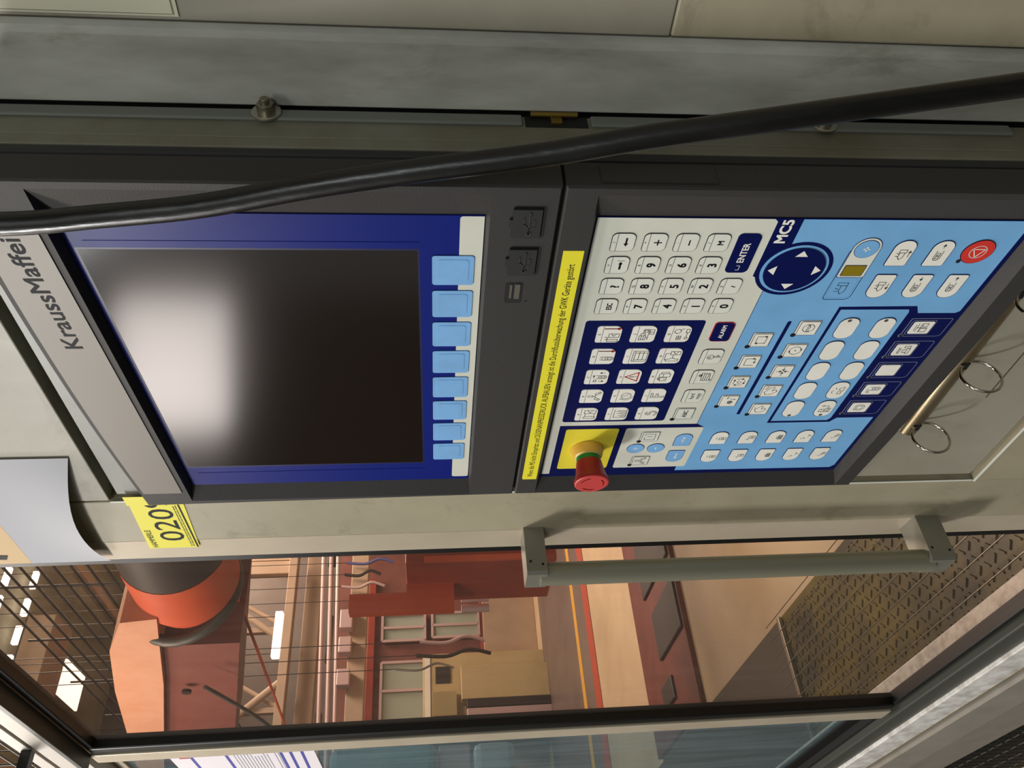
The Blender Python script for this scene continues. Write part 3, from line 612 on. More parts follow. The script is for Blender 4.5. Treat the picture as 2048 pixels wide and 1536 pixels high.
# rubber strips, bolts, hinge
def strip_(z0, z1, lab):
    b = MB(); b.box(-.3492, -.3462, .0775, .0885, z0, z1, RUB, .0013)
    return solo('seal_strip', b, (-.3475, .083, z0), lab, 'seal strip')
strip_(1.384, 1.84, 'grey rubber strip along the cabinet gap, above the small hinge')
strip_(1.022, 1.336, 'grey rubber strip along the cabinet gap, below the small hinge')
DST = M('dull_steel', '8d8876', .35, metal=.8)
for z, y, lab in ((1.556, .0835, 'hex nut and round washer on the grey strip beside the screen'), (1.167, .0835, 'hex nut and washer half hidden under the black cable')):
    t = Thing('hex_bolt', (-.3462, y, z), lab, 'bolt'); o_ = (-.3462, y, z); ax = (1, 0, 0)
    b = MB(); b.lathe([(0, .0), (0, .0098), (.0012, .0098), (.0016, .0090), (.0016, .004)], o_, ax, STEEL, 28); t.part('washer', b)
    b = MB(); b.lathe([(.0016, .0060), (.0070, .0060), (.0076, .0052), (.0076, .0)], o_, ax, DST, 6); t.part('nut', b)
    b = MB(); b.lathe([(.0070, .0032), (.0105, .0032), (.0110, .0026), (.0110, 0)], o_, ax, DST, 16); t.part('stud', b)
t = Thing('small_hinge', (-.347, .09, 1.36), 'small brassy hinge in the gap between two grey rubber strips', 'hinge')
b = MB(); b.box(-.3495, -.3486, .0770, .0895, 1.338, 1.382, BLACK); t.part('hinge_pocket', b)
b = MB(); b.tube([(-.3462, .0885, 1.345), (-.3462, .0885, 1.378)], .0021, BRASS, 10); b.box(-.3490, -.3465, .0800, .0885, 1.356, 1.364, BRASS, .0005); t.part('hinge_barrel', b)

# ring-binder bar
t = Thing('binder_mechanism', (-.60, .0595, .94), 'brassy ring binder bar with open rings fixed below the keypad', 'ring binder')
BY = .0595; BZ = .9475
b = MB(); x0, x1 = -.6935, -.36; N_ = 9; pr = [(BY, BZ - .0100)] + [(BY - .0078 * math.sin(PI * i / N_), BZ - .0098 * math.cos(PI * i / N_)) for i in range(N_ + 1)] + [(BY, BZ + .0100)]
vs = [(x, y, z) for x in (x0, x1) for y, z in pr]; n = len(pr); b.add(vs, [[i, i + 1, i + 1 + n, i + n] for i in range(n - 1)], BINDER, True); b.add(vs, [list(range(n))[::-1], [i + n for i in range(n)]], BINDER)
t.part('bar', b)
for xr in (-.6800, -.5810, -.4860):
    b = MB(); b.tube([(xr + .003 * math.sin(a * .5), BY - .0215 - .0185 * math.sin(a), BZ - .010 + .0185 * math.cos(a)) for a in [2 * PI * i / 30 for i in range(30)]], .0014, CHROME, 8, closed=True); t.part('ring', b)
    b = MB(); b.box(xr - .0045, xr + .0045, BY - .0083, BY - .0066, BZ - .0045, BZ + .0035, BLACK, .0003); t.part('ring_slot', b)

# ================================================================== SAFETY DOOR
door = Thing('safety_door', (-1.3, .075, .50), 'sliding safety door with a tall smoky window and aluminium frame', 'door')
def fold(z0, z1):
    b = MB(); vs = [(x, y, z) for z in (z0, z1) for x, y in ((-.8885, .0606), (-.8885, .095), (-.9365, .095), (-.9365, .0640))]
    b.add(vs, [(0, 1, 5, 4), (1, 2, 6, 5), (2, 3, 7, 6), (3, 0, 4, 7), (3, 2, 1, 0), (4, 5, 6, 7)], ALUP); return b
door.part('right_stile', fold(.5005, 2.0995)); P_('post_fold', fold(-.2, .5)); P_('post_fold', fold(2.1, 2.6))
b = MB(); b.box(-.9495, -.9365, .0640, .085, .508, 2.090, SEAL, .002); door.part('window_seal', b)
b = MB(); b.box(-1.700, -1.672, .0580, .085, .508, 2.090, SEAL, .003); door.part('window_seal', b)
b = MB(); b.box(-1.700, -.9365, .060, .085, 2.078, 2.0915, SEAL, .002); b.box(-1.700, -.9365, .060, .085, .500, .512, SEAL, .002); door.part('window_seal', b)
b = MB(); b.box(-1.672, -.949, .0740, .0770, .510, 2.088, PANE); door.part('window_pane', b)
b = MB(); b.box(-1.748, -1.700, .0540, .085, .505, 2.0915, ALUP, .002); door.part('left_stile', b)
# pull handle
b = MB(); b.tube([(-.9015, .0085, z) for z in (.840, 1.0, 1.2, 1.324)], .0136, M('satin_grey_tube', '96937f', .36, metal=.35, spec=.5), 24)
grip = door.part('pull_handle', b, label='long round grey pull handle')
for z0, z1 in ((1.3170, 1.3410), (.8170, .8480)):
    b = MB(); pr = [(-.8820, .0605), (-.8820, .0040), (-.8850, .0000), (-.9180, .0000), (-.9210, .0040), (-.9210, .0628)]
    n = len(pr); vs = [(x, y, z) for z in (z0, z1) for x, y in pr]
    b.add(vs, [[i, (i + 1) % n, (i + 1) % n + n, i + n] for i in range(n)] + [list(range(n))[::-1], [i + n for i in range(n)]], ALU)
    for y, z in ((.012, z0 + .005), (.016, z1 - .005)): b.lathe([(0, .0016), (.0003, .0016), (.0003, 0)], (-.8820, y, z), (1, 0, 0), BLACK, 10)
    door.part('bracket', b, grip)

# ================================================================== second guard window (left of the door)
gw = Thing('guard_window', (-2.1, .08, .5), 'hazy blue tinted guard window left of the safety door', 'window')
b = MB(); b.box(-4.5, -1.749, .085, .088, .53, 2.08, PANE2); gw.part('window_pane', b)
b = MB(); b.box(-4.6, -1.750, .080, .095, .500, .53, SEAL, .002); b.box(-4.6, -1.750, .080, .095, 2.08, 2.0995, ALUP, .002); gw.part('frame_rail', b)
# notice sheet on it
nt = Thing('safety_notice', (-1.9, .082, 1.85), 'white safety notice with blue stripes and yellow triangles on left pane', 'notice')
b = MB(); b.prism([(-2.15, 1.695), (-1.795, 1.700), (-1.790, 1.705), (-1.782, 1.990), (-2.15, 1.990)], .0838, .0832, M('notice_paper', 'e6dfe4', .6)); nt.part('sheet', b)
b = MB(); PUR = M('violet_blue_print', '4a4a9e', .6)
for z in (1.945, 1.875, 1.765, 1.745, 1.722): b.box(-2.15, -1.80, .0828, .0832, z, z + .006, PUR)
for z, n_ in ((1.914, 2), (1.900, 2)):
    pass
for x in (-1.815, -1.845): b.prism([(x - .010, 1.895), (x + .010, 1.895), (x, 1.925)], .0832, .0827, M('yellow_sign', 'd8c93a', .6))
for z in (1.845, 1.812): b.prism(circ(-1.812, z, .012, 16), .0832, .0827, PUR)
b.box(-1.86, -1.835, .0827, .0832, 1.952, 1.972, REDP)
for k_ in range(14):
    z = 1.862 - k_ * .0066 - (.01 if k_ > 10 else 0)
    b.box(-2.1, -1.845 - random.uniform(0, .03), .0829, .0832, z, z + .0014, M('grey_print', '8a8794', .6))
nt.part('print', b)

# ================================================================== header over the door and guard above it
hd_ = Thing('door_header', (-1.5, .055, 2.11), 'white painted header beam above the safety door', 'beam')
b = MB(); b.box(-4.6, -.9375, .050, .095, 2.102, 2.160, M('white_header_paint', 'c8c0b6', .5, var='c4bab0', scale=8, amt=.5), .001); b.box(-4.6, -.9375, .050, .095, 2.168, 2.192, MATS['white_header_paint'], .001); hd_.part('beam_skin', b)
b = MB(); b.box(-4.6, -.9375, .058, .094, 2.160, 2.168, BLACK); hd_.part('track_slot', b)
b = MB(); b.box(-1.712, -.9375, .030, .0595, 2.093, 2.1025, DARKRAIL, .001); hd_.part('track_lip', b)
arm = Thing('black_bracket_arm', (-1.63, .05, 2.175), 'black square bar sticking out above the white header', 'bar')
b = MB(); b.box(-1.640, -1.622, -.45, .0495, 2.165, 2.183, SEAL, .001); arm.part('square_bar', b)
wg = Thing('wire_guard', (-2.0, .07, 2.25), 'dark wire mesh guard above the white door header', 'mesh')
for z in (2.23, 2.262, 2.30, 2.345, 2.40):
    b = MB(); b.tube([(-2.8, .07, z), (-.95, .07, z)], .0022, DARKRAIL, 6); wg.part('wire', b)
for k_ in range(12):
    x = -2.75 + k_ * .16; b = MB(); b.tube([(x, .072, 2.192), (x, .072, 2.6)], .0022, DARKRAIL, 6); wg.part('wire', b)

# ================================================================== sill and lower beams under the door
sl = Thing('door_sill', (-1.8, .06, .30), 'dark door track above a bright galvanised strip and grey beam', 'beam')
b = MB(); b.box(-4.6, -.9375, .0500, .09, .4420, .4900, DARKRAIL, .003); b.box(-4.6, -.9375, .066, .09, .4900, .5000, BLACK); sl.part('track', b)
b = MB(); b.box(-4.6, -.9375, .0430, .09, .3780, .4415, GALV, .0015); sl.part('galvanised_strip', b)
b = MB(); b.tube([(-4.6, .050, .3720), (-.94, .050, .3720)], .0052, GOLD, 8); b.box(-4.6, -.9375, .056, .09, .3500, .3780, BLACK); sl.part('seam', b)  # black box at the gold seam stands in for the shadow there
b = MB(); pr = [(.0470, .3485), (.0400, .3470), (.0400, .2600), (.0620, .0900), (.09, .0900), (.09, .3485)]
n = len(pr); vs = [(x, y, z) for x in (-4.6, -.9375) for y, z in pr]; mt = M('taupe_beam_paint', '9a948a', .42, var='7d776c', scale=12, amt=.5)
b.add(vs, [[i, (i + 1) % n, (i + 1) % n + n, i + n] for i in range(n)] + [list(range(n))[::-1], [i + n for i in range(n)]], mt); sl.part('lower_beam', b)
mg = Thing('floor_mesh_guard', (-2.3, .065, -.1), 'woven wire mesh below the grey beam in the lower corner', 'mesh')
b = MB(); b.box(-4.6, -.94, .085, .09, -.25, .09, BLACK); mg.part('backing', b)
for z in (.045, -.015, -.075, -.135, -.195):
    b = MB(); b.tube([(-2.9 + .012 * i, .064, z + .0012 * (-1) ** i) for i in range(160)], .0015, STEEL, 5); mg.part('wire', b)
for k_ in range(48):
    x = -2.85 + .038 * k_; b = MB(); b.tube([(x + .0022 * (-1) ** i, .0625, .088 - i * .0075) for i in range(46)], .0012, MATS['grey_wire'] if 'grey_wire' in MATS else M('grey_wire', '5e5a52', .4, metal=.6), 5); mg.part('wire', b)

# ================================================================== stickers and papers on the cabinet
t = Thing('inventory_sticker', (-.86, .059, 1.74), 'yellow inventory sticker reading 0209 folded over the cabinet edge', 'sticker')
yb = .0592
b = MB(); b.prism([(-.9035, 1.7175), (-.8010, 1.7130), (-.8010, 1.7690), (-.9035, 1.7735)], .0600, yb, YEL); b.prism([(-.8010, 1.7130), (-.784, 1.7130), (-.784, 1.7690), (-.8010, 1.7690)], .056, .0555, YEL)
sk = t.part('sheet', b)
b = MB(); text(b, '0209', -.8860, 1.7290, .0270, yb - .0002, INK, width=.094); text(b, 'HAMMERLE', -.9005, 1.7625, .0065, yb - .0002, INK, width=.040)
b.box(-.9025, -.8015, yb - .0003, yb - .0001, 1.7185, 1.7202, INK)
for z in (1.7225, 1.7250): 
    x = -.9
    while x < -.81: l = random.uniform(.003, .009); b.box(x, x + l, yb - .0003, yb - .0001, z, z + .0010, M('olive_print', '6d6a1e', .6)); x += l + .0015
t.part('print', b, sk)
# curled white sheet
t = Thing('white_paper_sheet', (-.82, .0585, 1.86), 'blank white paper sheet curling off the cabinet above the panel', 'paper')
b = MB(); nx, nz = 14, 12; vs = []; fs = []
for j in range(nz + 1):
    v = j / nz
    for i in range(nx + 1):
        u = i / nx
        x = -.9285 + u * .2150; zl = 1.8235 + (1.7995 - 1.8235) * u + .012 * math.sin(PI * u) * 1; z = zl + v * (1.911 - zl)
        lift = .0004 + .0155 * (1 - v) ** 2.2 * math.sin(PI * min(1, u * 1.02)) ** .8
        vs.append((x, .0585 - lift, z))
for j in range(nz):
    for i in range(nx): a = j * (nx + 1) + i; fs.append([a, a + 1, a + nx + 2, a + nx + 1])
b.add(vs, fs, PAPER, True); t.part('sheet', b)
t = Thing('picture_print', (-.88, .059, 1.95), 'tan photo print with black markings, half off the top corner', 'paper')
b = MB(); b.prism([(-.9285, 1.9115), (-.7135, 1.9115), (-.7135, 2.08), (-.9285, 2.08)], .0590, .0584, M('tan_print', 'd4b17c', .6)); pk = t.part('sheet', b)
b = MB(); b.prism([(-.905, 1.962), (-.880, 1.958), (-.872, 1.975), (-.900, 1.985)], .0584, .0580, INK); b.prism([(-.918, 1.935), (-.908, 1.930), (-.902, 1.975), (-.912, 1.99)], .0584, .0580, INK)
b.prism(rr(-.893, 1.940, -.880, 1.956, .004), .0584, .0578, WHITE); t.part('picture_shapes', b, pk)

# ================================================================== black cable hanging across
CAB_PTS = [(-.30, .02, 2.35), (-.335, .012, 2.12), (-.352, .004, 1.93), (-.3640, -.0115, 1.80), (-.3629, -.0120, 1.7019), (-.3566, -.0116, 1.6434), (-.3487, -.0112, 1.5843), (-.3350, -.0108, 1.5244), (-.3262, -.0105, 1.4801), (-.3186, -.0102, 1.4365), (-.3088, -.0099, 1.3783), (-.2964, -.0095, 1.3215), (-.2835, -.0090, 1.2504), (-.2733, -.0086, 1.1941), (-.2585, -.0080, 1.1111), (-.245, -.006, 1.03), (-.225, -.004, .90), (-.20, 0, .7), (-.18, .01, .3), (-.17, .02, -.24)]
def catmull(P, n=7):
    P = [Vector(p) for p in P]; out = []
    for i in range(len(P) - 1):
        a = P[max(i - 1, 0)]; b_ = P[i]; c = P[i + 1]; d = P[min(i + 2, len(P) - 1)]
        for k_ in range(n):
            t_ = k_ / n; out.append(.5 * ((2 * b_) + (c - a) * t_ + (2 * a - 5 * b_ + 4 * c - d) * t_ * t_ + (3 * b_ - a - 3 * c + d) * t_ ** 3))
    out.append(P[-1]); return out
CABLE_R = .0072
b = MB(); b.tube(catmull(CAB_PTS), CABLE_R, CABLE, 20)
solo('power_cable', b, (-.4, -.005, 1.5), 'thick glossy black rubber cable hanging diagonally across the control panel', 'cable')

# ================================================================== HALL SHELL
def struct(name, mb, base=(0, 0, 0)): o = solo(name, mb, base); o['kind'] = 'structure'; return o
FL = M('sandy_concrete_floor', 'd6be9a', .5, var='a98d6c', scale=1.2, amt=.5)
b = MB(); b.box(-20, 10, -10, 14, -.30, -.25, FL); struct('floor', b)
b = MB(); b.box(-20, 10, -10, 14, 6.6, 6.7, M('dark_roof_sheet', 'a3a493', .7, var='77796b', scale=2, amt=.6)); struct('ceiling', b)
b = MB(); b.box(-13.8, -13.6, -10, 14, -.25, 6.6, M('maroon_brown_wall', '625a52', .7, var='4a302a', scale=1.5, amt=.6)); struct('wall_left', b)
b = MB(); b.box(-13.6, 10, 13, 13.2, -.25, 6.6, MATS['maroon_brown_wall']); struct('wall_back', b)
# unseen dark slab, then painted floor markings
b = MB(); b.box(-20, 10, -10, .0, -.249, -.247, M('added_dark_floor', '4c4a44', .5, var='3a3834', scale=2, amt=.6)); struct('added_dark_slab', b)  # added out of view to darken the floor reflection in the panes
b = MB(); b.box(-12.3, -8.6, .9, 12, -.249, -.246, M('grey_floor_paint', '7c6a62', .4, var='5c4c48', scale=1.5, amt=.6)); struct('trim_1', b)
b = MB(); b.box(-9.32, -9.14, .9, 12, -.246, -.244, M('yellow_floor_line', 'e0a93a', .5)); struct('trim_2', b)
b = MB(); b.box(-8.60, -8.30, .9, 12, -.246, -.243, M('red_floor_edge', 'b5482e', .5)); struct('trim_3', b)
def bx(name, x0, x1, y0, y1, z0, z1, mat, label, cat, group=None, extra=None, bev=.01):
    t = Thing(name, ((x0 + x1) / 2, (y0 + y1) / 2, z0), label, cat, group)
    b = MB(); b.box(x0, x1, y0, y1, z0, z1, mat, bev); t.part('body', b)
    for nm, a in (extra or []): b = MB(); b.box(*a); t.part(nm, b)
    return t
RUST = M('dull_red_paint', 'a5412a', .5, var='7c2c1e', scale=3, amt=.5)
ORG = M('orange_paint', 'd05a34', .45, var='b04a30', scale=4, amt=.4)
SALM = M('lit_orange_paint', 'd8a284', .5, var='c98a62', scale=9, amt=.6)  # lit top of the robot arm, light put into the colour
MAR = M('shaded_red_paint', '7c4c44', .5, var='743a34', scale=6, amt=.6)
BEI = M('beige_beam_paint', 'b8a088', .6, var='9c856c', scale=3, amt=.5)
PINK = M('pinkish_grey_paint', 'c9aeac', .45, metal=.2)
PALEY = M('pale_yellow_machine_paint', 'cdb98a', .5, var='b8a06c', scale=4, amt=.5)
PALEG = M('pale_green_glass', 'a5b0a2', .3)
DKB = M('dark_brown_metal', '2e2724', .5)
TUBE = M('lit_tube', 'ffffff', .5, emit='fff4e6', estr=5)
# robot inside the guarded cell
rb_ = Thing('robot_arm', (-3.0, .9, 2.0), 'large orange industrial robot arm hanging behind the smoky window', 'robot')
b = MB(); b.lathe([(0, 0), (0, .17), (.62, .17), (.66, .16)], (-1.80, .88, 2.235), (-1, 0, .05), DKB, 40); b.lathe([(.1, .172), (.13, .172)], (-1.80, .88, 2.235), (-1, 0, .05), STEEL, 40); rb_.part('motor_housing', b)
b = MB(); b.lathe([(.62, .15), (.62, .172), (.86, .172), (.93, .15), (.93, 0)], (-1.80, .88, 2.235), (-1, 0, .05), ORG, 40); rb_.part('joint', b)
b = MB(); b.tube([(-2.76 - .05 * math.cos(a), .88 - .180 * math.sin(a), 2.30 + .180 * math.cos(a)) for a in [2 * PI * i / 28 for i in range(28)]], .020, DARKRAIL, 10, closed=True); rb_.part('cable_ring', b)
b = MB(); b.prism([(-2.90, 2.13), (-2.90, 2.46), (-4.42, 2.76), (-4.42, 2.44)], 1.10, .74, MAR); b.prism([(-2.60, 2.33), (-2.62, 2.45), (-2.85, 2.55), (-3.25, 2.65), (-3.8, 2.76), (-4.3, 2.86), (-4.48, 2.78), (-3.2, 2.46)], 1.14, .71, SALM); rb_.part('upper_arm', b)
b = MB(); b.lathe([(0, 0), (0, .11), (.16, .11), (.18, .09), (.18, 0)], (-4.45, .70, 2.66), (0, -1, 0), ORG, 24); b.lathe([(0, 0), (0, .05), (.1, .05), (.1, 0)], (-4.62, .70, 2.70), (-1, 0, .1), BEI, 20); rb_.part('wrist', b)
b = MB(); b.tube(catmull([(-3.1, .66, 2.28), (-3.4, .62, 2.12), (-3.8, .62, 2.08), (-4.3, .65, 2.2)]), .008, DARKRAIL, 8); rb_.part('hose', b)
for x in (-3.3, -3.9): b = MB(); b.lathe([(0, .018), (.012, .018), (.012, 0)], (x, .72, 2.40 + (-3.3 - x) * .2), (0, -1, 0), DKB, 12); rb_.part('bolt_cover', b)
b = MB(); b.tube([(-4.6, .9, 2.21), (-2.2, .9, 2.13)], .006, ORG, 8); rb_.part('orange_rod', b)
# guard mesh behind the robot
gf = Thing('guard_fence', (-5.5, 1.7, 3.0), 'dark wire guard fence up high behind the robot arm', 'fence')
for k_ in range(11):
    b = MB(); z = 3.02 + .085 * k_; b.tube([(-9, 1.7, z), (-2.6, 1.7, z)], .0075, DKB, 6); gf.part('wire', b)
for k_ in range(9):
    b = MB(); x = -8.9 + k_ * .75; b.tube([(x, 1.71, 2.95), (x, 1.71, 3.95)], .0075, DKB, 6); gf.part('wire', b)
# roof things
for r_, (x_, n_) in enumerate(((-10.0, 9), (-9.35, 9))):
    for k_ in range(n_):
        y = 2.6 + .36 * k_ + .1 * r_; b = MB(); b.box(x_ - .03, x_ + .03, y, y + .22, 6.44, 6.50, TUBE)
        solo('ceiling_light', b, (x_, y, 6.44), ('small lit tube in the farther dashed row under the roof', 'small lit tube in the nearer dashed row under the roof')[r_], 'ceiling light', ('farther row of small roof tubes', 'nearer row of small roof tubes')[r_])
bx('roof_beam', -10.95, -10.35, 3.1, 4.2, 6.24, 6.58, BEI, 'beige roof beam beside the bright skylight', 'beam')
t = Thing('skylight', (-11.4, 3.6, 6.28), 'bright white skylight opening in the dark roof', 'skylight')
b = MB(); b.box(-11.75, -11.05, 3.42, 3.88, 6.26, 6.29, M('bright_skylight', 'ffffff', .5, emit='fff2e0', estr=2.2)); t.part('diffuser', b)
b = MB(); b.box(-11.75, -11.05, 3.42, 3.88, 6.29, 6.60, BEI); t.part('shaft', b)
for k_, (y, z) in enumerate(((2.3, 6.3), (4.9, 6.2), (5.8, 6.2))): bx('roof_purlin', -13, -7, y, y + .12, z, z + .14, BEI, ('beige purlin under the roof nearest the window', 'middle beige purlin under the roof', 'beige purlin under the roof farthest back')[k_], 'beam')
bx('upper_beam', -11.2, -11.0, 1.4, 6.5, 3.38, 3.50, BEI, 'upper thin beige cross beam below the robot arm', 'beam')
bx('lower_beam', -11.7, -11.5, 1.4, 6.5, 3.08, 3.32, BEI, 'lower wide beige cross beam above the pink pipes', 'beam')
bx('truss_post', -11.3, -11.15, 5.05, 5.25, 3.5, 4.4, BEI, 'short beige post standing on the upper cross beam', 'post')
for k_, (ya, yb_) in enumerate(((4.0, 4.6), (3.5, 2.8))):
    b = MB(); b.tube([(-11.15, ya, 3.45), (-11.15, yb_, 4.3)], .05, BEI, 6); solo('truss_brace', b, (-11.15, ya, 3.45), ('beige diagonal truss brace leaning to the right', 'beige diagonal truss brace leaning to the left')[k_], 'brace')
t = Thing('fluorescent_tube', (-8.02, 2.8, 2.95), 'bright fluorescent tube hanging between beige beams', 'lamp')
b = MB(); b.box(-8.06, -7.98, 2.62, 3.08, 2.95, 3.02, TUBE); t.part('tube', b)
for y in (2.66, 3.04): b = MB(); b.tube([(-8.02, y, 3.0), (-8.02, y, 6.59)], .004, DKB, 6); t.part('hanger_wire', b)
t = Thing('hall_lamp', (-7.03, 1.6, 3.3), 'short bright lamp near the left window seal', 'lamp')
b = MB(); b.box(-7.08, -6.98, 1.52, 1.68, 3.27, 3.38, TUBE); t.part('tube', b)
b = MB(); b.tube([(-7.03, 1.6, 3.36), (-7.03, 1.6, 6.59)], .004, DKB, 6); t.part('hanger_wire', b)
for k_, (x_, z, r) in enumerate(((-10, 2.86, .025), (-10, 2.76, .028), (-9.5, 2.62, .024))):
    b = MB(); b.tube([(x_, 1.9, z - .10), (x_, 5.4, z + .04)], r, PINK, 10); solo('pipe', b, (x_, 3, z), ('top pinkish pipe running level across the hall', 'middle pinkish pipe running level across the hall', 'lowest pinkish pipe above the hanging boxes')[k_], 'pipe')
bx('cable_tray', -9.25, -9.1, 1.4, 5.6, 2.20, 2.40, BEI, 'tan cable tray behind the three pinkish boxes', 'cable tray')
for k_, (y0, y1) in enumerate(((3.28, 3.50), (3.00, 3.18), (2.64, 2.82))): bx('junction_box', -9.1, -8.95, y0, y1, 2.35, 2.49, PINK, ('pinkish box under the pipes, nearest the door stile', 'middle pinkish box under the pipes', 'pinkish box under the pipes, nearest the left seal')[k_], 'box')
b = MB(); b.box(-13.15, -13.02, 0.4, 8, -.25, 3.0, M('brick_red_cladding', '7d4a3e', .6, var='5c2f28', scale=3, amt=.6)); solo('red_cladding', b, (-13, 4, 0), 'brick red wall cladding at the far end of the hall', 'cladding')
def win(y0, y1, z0, z1, lab):
    t = Thing('window_panel', (-12.95, (y0 + y1) / 2, z0), lab, 'window'); b = MB(); b.box(-13.015, -12.95, y0, y1, z0, z1, PALEG); t.part('pane', b)
    for a in (y0, (y0 + y1) / 2, y1): b = MB(); b.box(-12.95, -12.90, a - .02, a + .02, z0, z1, PINK); t.part('frame_bar', b)
    for a in (z0, z1): b = MB(); b.box(-12.95, -12.90, y0, y1, a - .02, a + .02, PINK); t.part('frame_bar', b)
win(4.66, 5.10, 1.57, 2.26, 'small pale green window in the red far wall'); win(3.42, 4.31, 1.57, 2.26, 'wide pale green window behind the beige machine'); win(4.69, 5.10, .69, 1.45, 'grey green panel below the small window')
for k_, (y0, y1, z) in enumerate(((3.2, 5.75, 2.38), (3.2, 5.75, .545))): bx('red_band', -13.015, -12.93, y0, y1, z, z + .12, RUST, ('upper red band above the pale windows', 'lower red band below the pale windows')[k_], 'beam')
bx('beige_machine', -12.85, -12.23, 3.07, 4.16, -.25, 1.60, PALEY, 'beige machine with a dark square window', 'machine', extra=[('dark_window', (-12.24, -12.20, 3.71, 3.95, 1.19, 1.41, DKB)), ('top_rim', (-12.24, -12.20, 3.12, 4.14, 1.49, 1.57, WHITE)), ('round_head', (-12.24, -12.10, 3.21, 3.55, 1.11, 1.45, M('khaki_metal', 'a99a6e', .5)))])
bx('yellowish_cabinet', -12.19, -11.95, 3.38, 3.86, -.25, 1.04, PALEY, 'pale yellow box standing in front of the beige machine', 'cabinet')
for k_ in range(3): y = 3.0 + .125 * k_; bx('grey_bin', -12.09, -11.9, y, y + .11, -.25, .97, PINK if k_ % 2 else DKB, ('dark bin in the row nearest the left seal', 'pinkish middle bin in the row of three', 'dark bin next to the pale yellow box')[k_], 'bin')
bx('wood_wall', -12.92, -12.87, 2.0, 5.4, -.25, .62, BEI, 'beige boarded low wall behind the grey painted floor', 'wall')
for k_, (y0, y1) in enumerate(((2.05, 2.10), (1.97, 2.03))):
    b = MB(); b.tube([(-5.6, (y0 + y1) / 2, 1.04), (-5.6, (y0 + y1) / 2, 1.24)], .026 + .004 * k_, PINK, 14); solo('gas_bottle', b, (-5.6, y0, 1.04), ('slim pinkish cylinder beside the red machine', 'wider pinkish cylinder left of the slim one')[k_], 'cylinder')
bx('red_machine', -5.5, -4.9, 2.02, 3.6, .62, 1.62, RUST, 'big dull red machine body at the right edge of the window', 'machine', extra=[('orange_edge', (-4.9, -4.88, 2.02, 2.06, .7, 1.5, ORG)), ('yellow_plate', (-4.9, -4.88, 2.10, 2.18, 1.50, 1.60, YEL)), ('leg', (-5.10, -4.95, 2.7, 2.9, -.25, .62, RUST)), ('leg', (-5.10, -4.95, 3.3, 3.5, -.25, .62, RUST)), ('orange_post', (-5.30, -5.20, 1.84, 2.02, 1.30, 1.62, ORG)), ('orange_post', (-5.30, -5.20, 1.84, 1.96, 1.62, 2.00, ORG))])
# floor area in the cell
b = MB(); b.box(-6.39, -5.12, 1.1, 5, -.249, -.215, M('dark_red_floor_steel', '74342a', .5, var='4e241e', scale=5, amt=.8)); solo('red_platform', b, (-5.7, 2.5, -.25), 'low brick red steel platform on the sandy floor', 'platform')
for k_, (x0, x1, y0, y1) in enumerate(((-5.95, -5.15, 2.15, 2.62), (-5.8, -5.15, 1.62, 1.98), (-5.9, -5.6, 1.30, 1.46))): bx('dark_block', x0, x1, y0, y1, -.215, -.195, DKB, ('large dark block on the red platform near the handle', 'dark block in the middle of the red platform', 'small dark block on the red platform near the left seal')[k_], 'block')
GREYF = M('dark_taupe_plate', '4c4238', .45, var='3a322a', scale=2.5, amt=.6)
b = MB(); b.box(-6.5, -3.68, .1, 1.06, -.249, -.225, GREYF); solo('floor_plate', b, (-4.5, .5, -.25), 'dark taupe steel plate along the machine foot', 'plate')
b = MB(); b.box(-3.695, -3.665, .1, 1.06, -.225, -.205, STEEL, .003); solo('steel_edge', b, (-3.68, .5, -.22), 'thin bright steel edge between taupe plate and tread plate', 'edge strip')
TRD = M('olive_tread_plate', '37311a', .42, metal=.1, var='80700c', scale=2.6, amt=1)
tp = Thing('tread_plate', (-2.5, .5, -.25), 'olive yellow tread plate with raised bars inside the machine', 'plate')
b = MB(); b.box(-3.665, -.95, .1, 1.06, -.249, -.226, TRD); tp.part('sheet', b)
b = MB()
for i in range(64):
    for j in range(22):
        x = -3.64 + i * .042; y = .13 + j * .042; a = PI / 4 if (i + j) % 2 else -PI / 4; c, s_ = math.cos(a), math.sin(a); l, wd = .016, .0045
        q = [(x + c * u - s_ * v, y + s_ * u + c * v) for u, v in ((-l, -wd), (l, -wd), (l, wd), (-l, wd))]
        b.add([(p[0], p[1], -.226) for p in q] + [(x + c * u - s_ * v, y + s_ * u + c * v, -.221) for u, v in ((-l * .8, -wd * .5), (l * .8, -wd * .5), (l * .8, wd * .5), (-l * .8, wd * .5))], [(4, 5, 6, 7), (0, 1, 5, 4), (1, 2, 6, 5), (2, 3, 7, 6), (3, 0, 4, 7)], TRD)
o = tp.part('tread_pattern', b); o['kind'] = 'stuff'
wm = Thing('inner_wire_mesh', (-2.5, .5, -.12), 'fine bright wire rods over the olive tread plate', 'mesh')
for k_ in range(13):
    b = MB(); y = .13 + .072 * k_; b.tube([(-3.64, y, -.12), (-1.0, y, -.12)], .0022, STEEL, 6); wm.part('wire', b)
b = MB(); b.box(-3.2, -.95, .093, .17, .37, .405, GALV, .004); solo('inner_ledge', b, (-2, .12, .37), 'light galvanised ledge inside the bottom of the window', 'ledge')
# behind the left pane
TEAL = M('teal_wrap', '7fa3a8', .35, var='4d7076', scale=5, amt=.8, bump=.5, bscale=8)
bx('teal_machine', -5.3, -5.0, .70, .935, 1.44, 2.04, TEAL, 'machine wrapped in teal film behind the left pane', 'machine', bev=.04)
bx('grey_column', -5.25, -5.05, .70, .93, 1.24, 1.42, PINK, 'grey block below the teal wrapped machine', 'block')
bx('white_wrap', -5.3, -5.0, .70, .925, .98, 1.22, M('white_film', 'c3cdcc', .35, var='8fa0a0', scale=6, amt=.7), 'white wrapped bundle below the grey block behind the left pane', 'bundle', bev=.04)

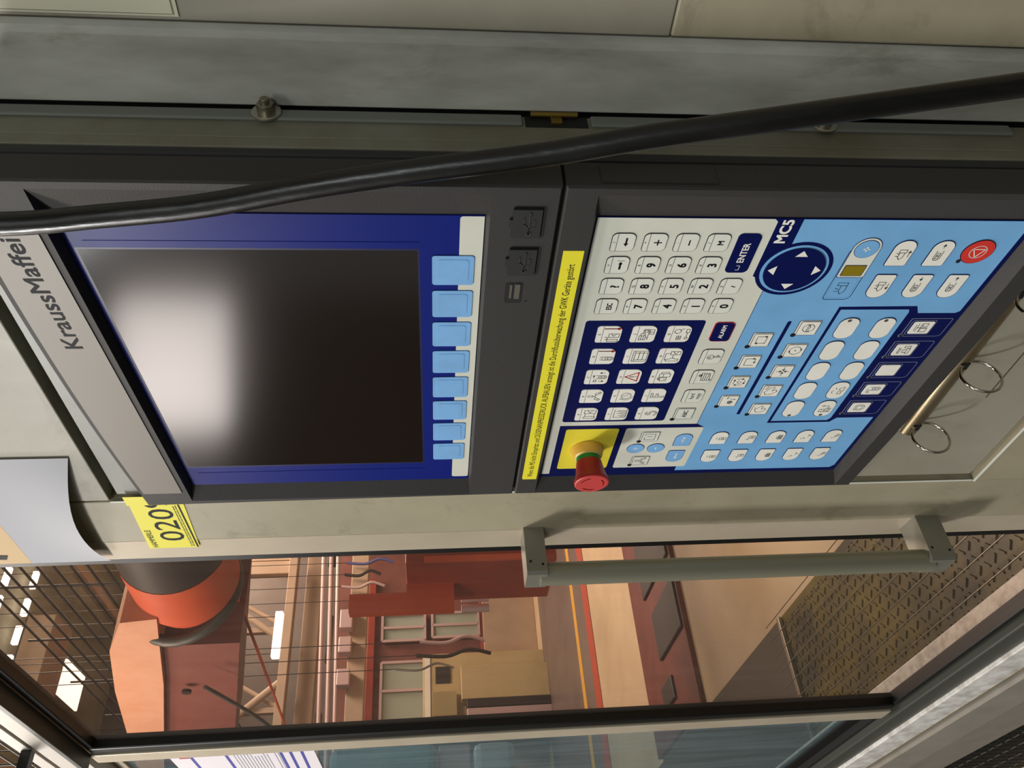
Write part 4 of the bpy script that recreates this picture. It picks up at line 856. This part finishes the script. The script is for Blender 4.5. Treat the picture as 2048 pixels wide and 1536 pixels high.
# smaller things seen through the window
PURP = M('violet_hose', '5a5a90', .5)
for k_, (x, y, z, h, m, lab) in enumerate((
    (-9.0, 3.95, 2.05, .42, DKB, 'dark upright pipe right of the pale green window'), (-9.0, 3.80, 2.00, .50, PINK, 'pinkish upright pipe beside the dark one'),
    (-9.0, 4.10, 1.90, .55, PURP, 'violet upright hose near the door stile'), (-9.0, 3.62, 2.15, .20, STEEL, 'short bright upright pipe above the red band'),
    (-7.6, 2.55, .95, .62, PINK, 'pinkish upright hose in front of the pale window'), (-7.6, 2.42, .90, .70, DKB, 'dark green looking hose leaning by the tanks'),
    (-7.6, 2.30, 1.25, .55, STEEL, 'thin bright pole in front of the wide window'))):
    b = MB(); b.tube(catmull([(x, y, z + h), (x, y - .02, z + h * .6), (x + .02, y + .03, z + h * .3), (x, y - .01, z)]), .018 if m is not STEEL else .010, m, 8)
    b.tube([(x - .0, y, z + h), (x, y, 6.59)], .004, DKB, 5)
    solo('upright_hose', b, (x, y, z), lab, 'hose')
for k_, (y0, y1, z, h, m, lab) in enumerate((
    (4.6, 5.2, 2.62, .10, DKB, 'dark box low under the pipes, nearest the door'), (3.3, 3.9, 2.60, .07, DKB, 'dark flat box under the pipes in the middle'), (2.2, 2.7, 2.66, .09, DKB, 'dark flat box under the pipes, nearest the left seal'))):
    bx('pipe_clamp_box', -10.12, -10.03, y0, y1, z + .10, z + .10 + h, m, lab, 'box')
tt = Thing('roof_truss', (-11.3, 4, 4), 'beige lattice truss under the roof at the far end of the hall', 'truss')
b = MB(); b.box(-11.34, -11.20, 1.0, 7.0, 5.10, 5.25, BEI); tt.part('upper_chord', b)
for y in (5.3, 4.2, 3.1): b = MB(); b.box(-11.32, -11.22, y, y + .07, 3.52, 5.10, BEI); tt.part('upright', b)
for ya, yb_ in ((5.2, 4.3), (4.1, 3.2), (3.0, 2.1)): b = MB(); b.tube([(-11.27, ya, 5.1), (-11.27, yb_, 3.54)], .035, BEI, 6); tt.part('diagonal', b)
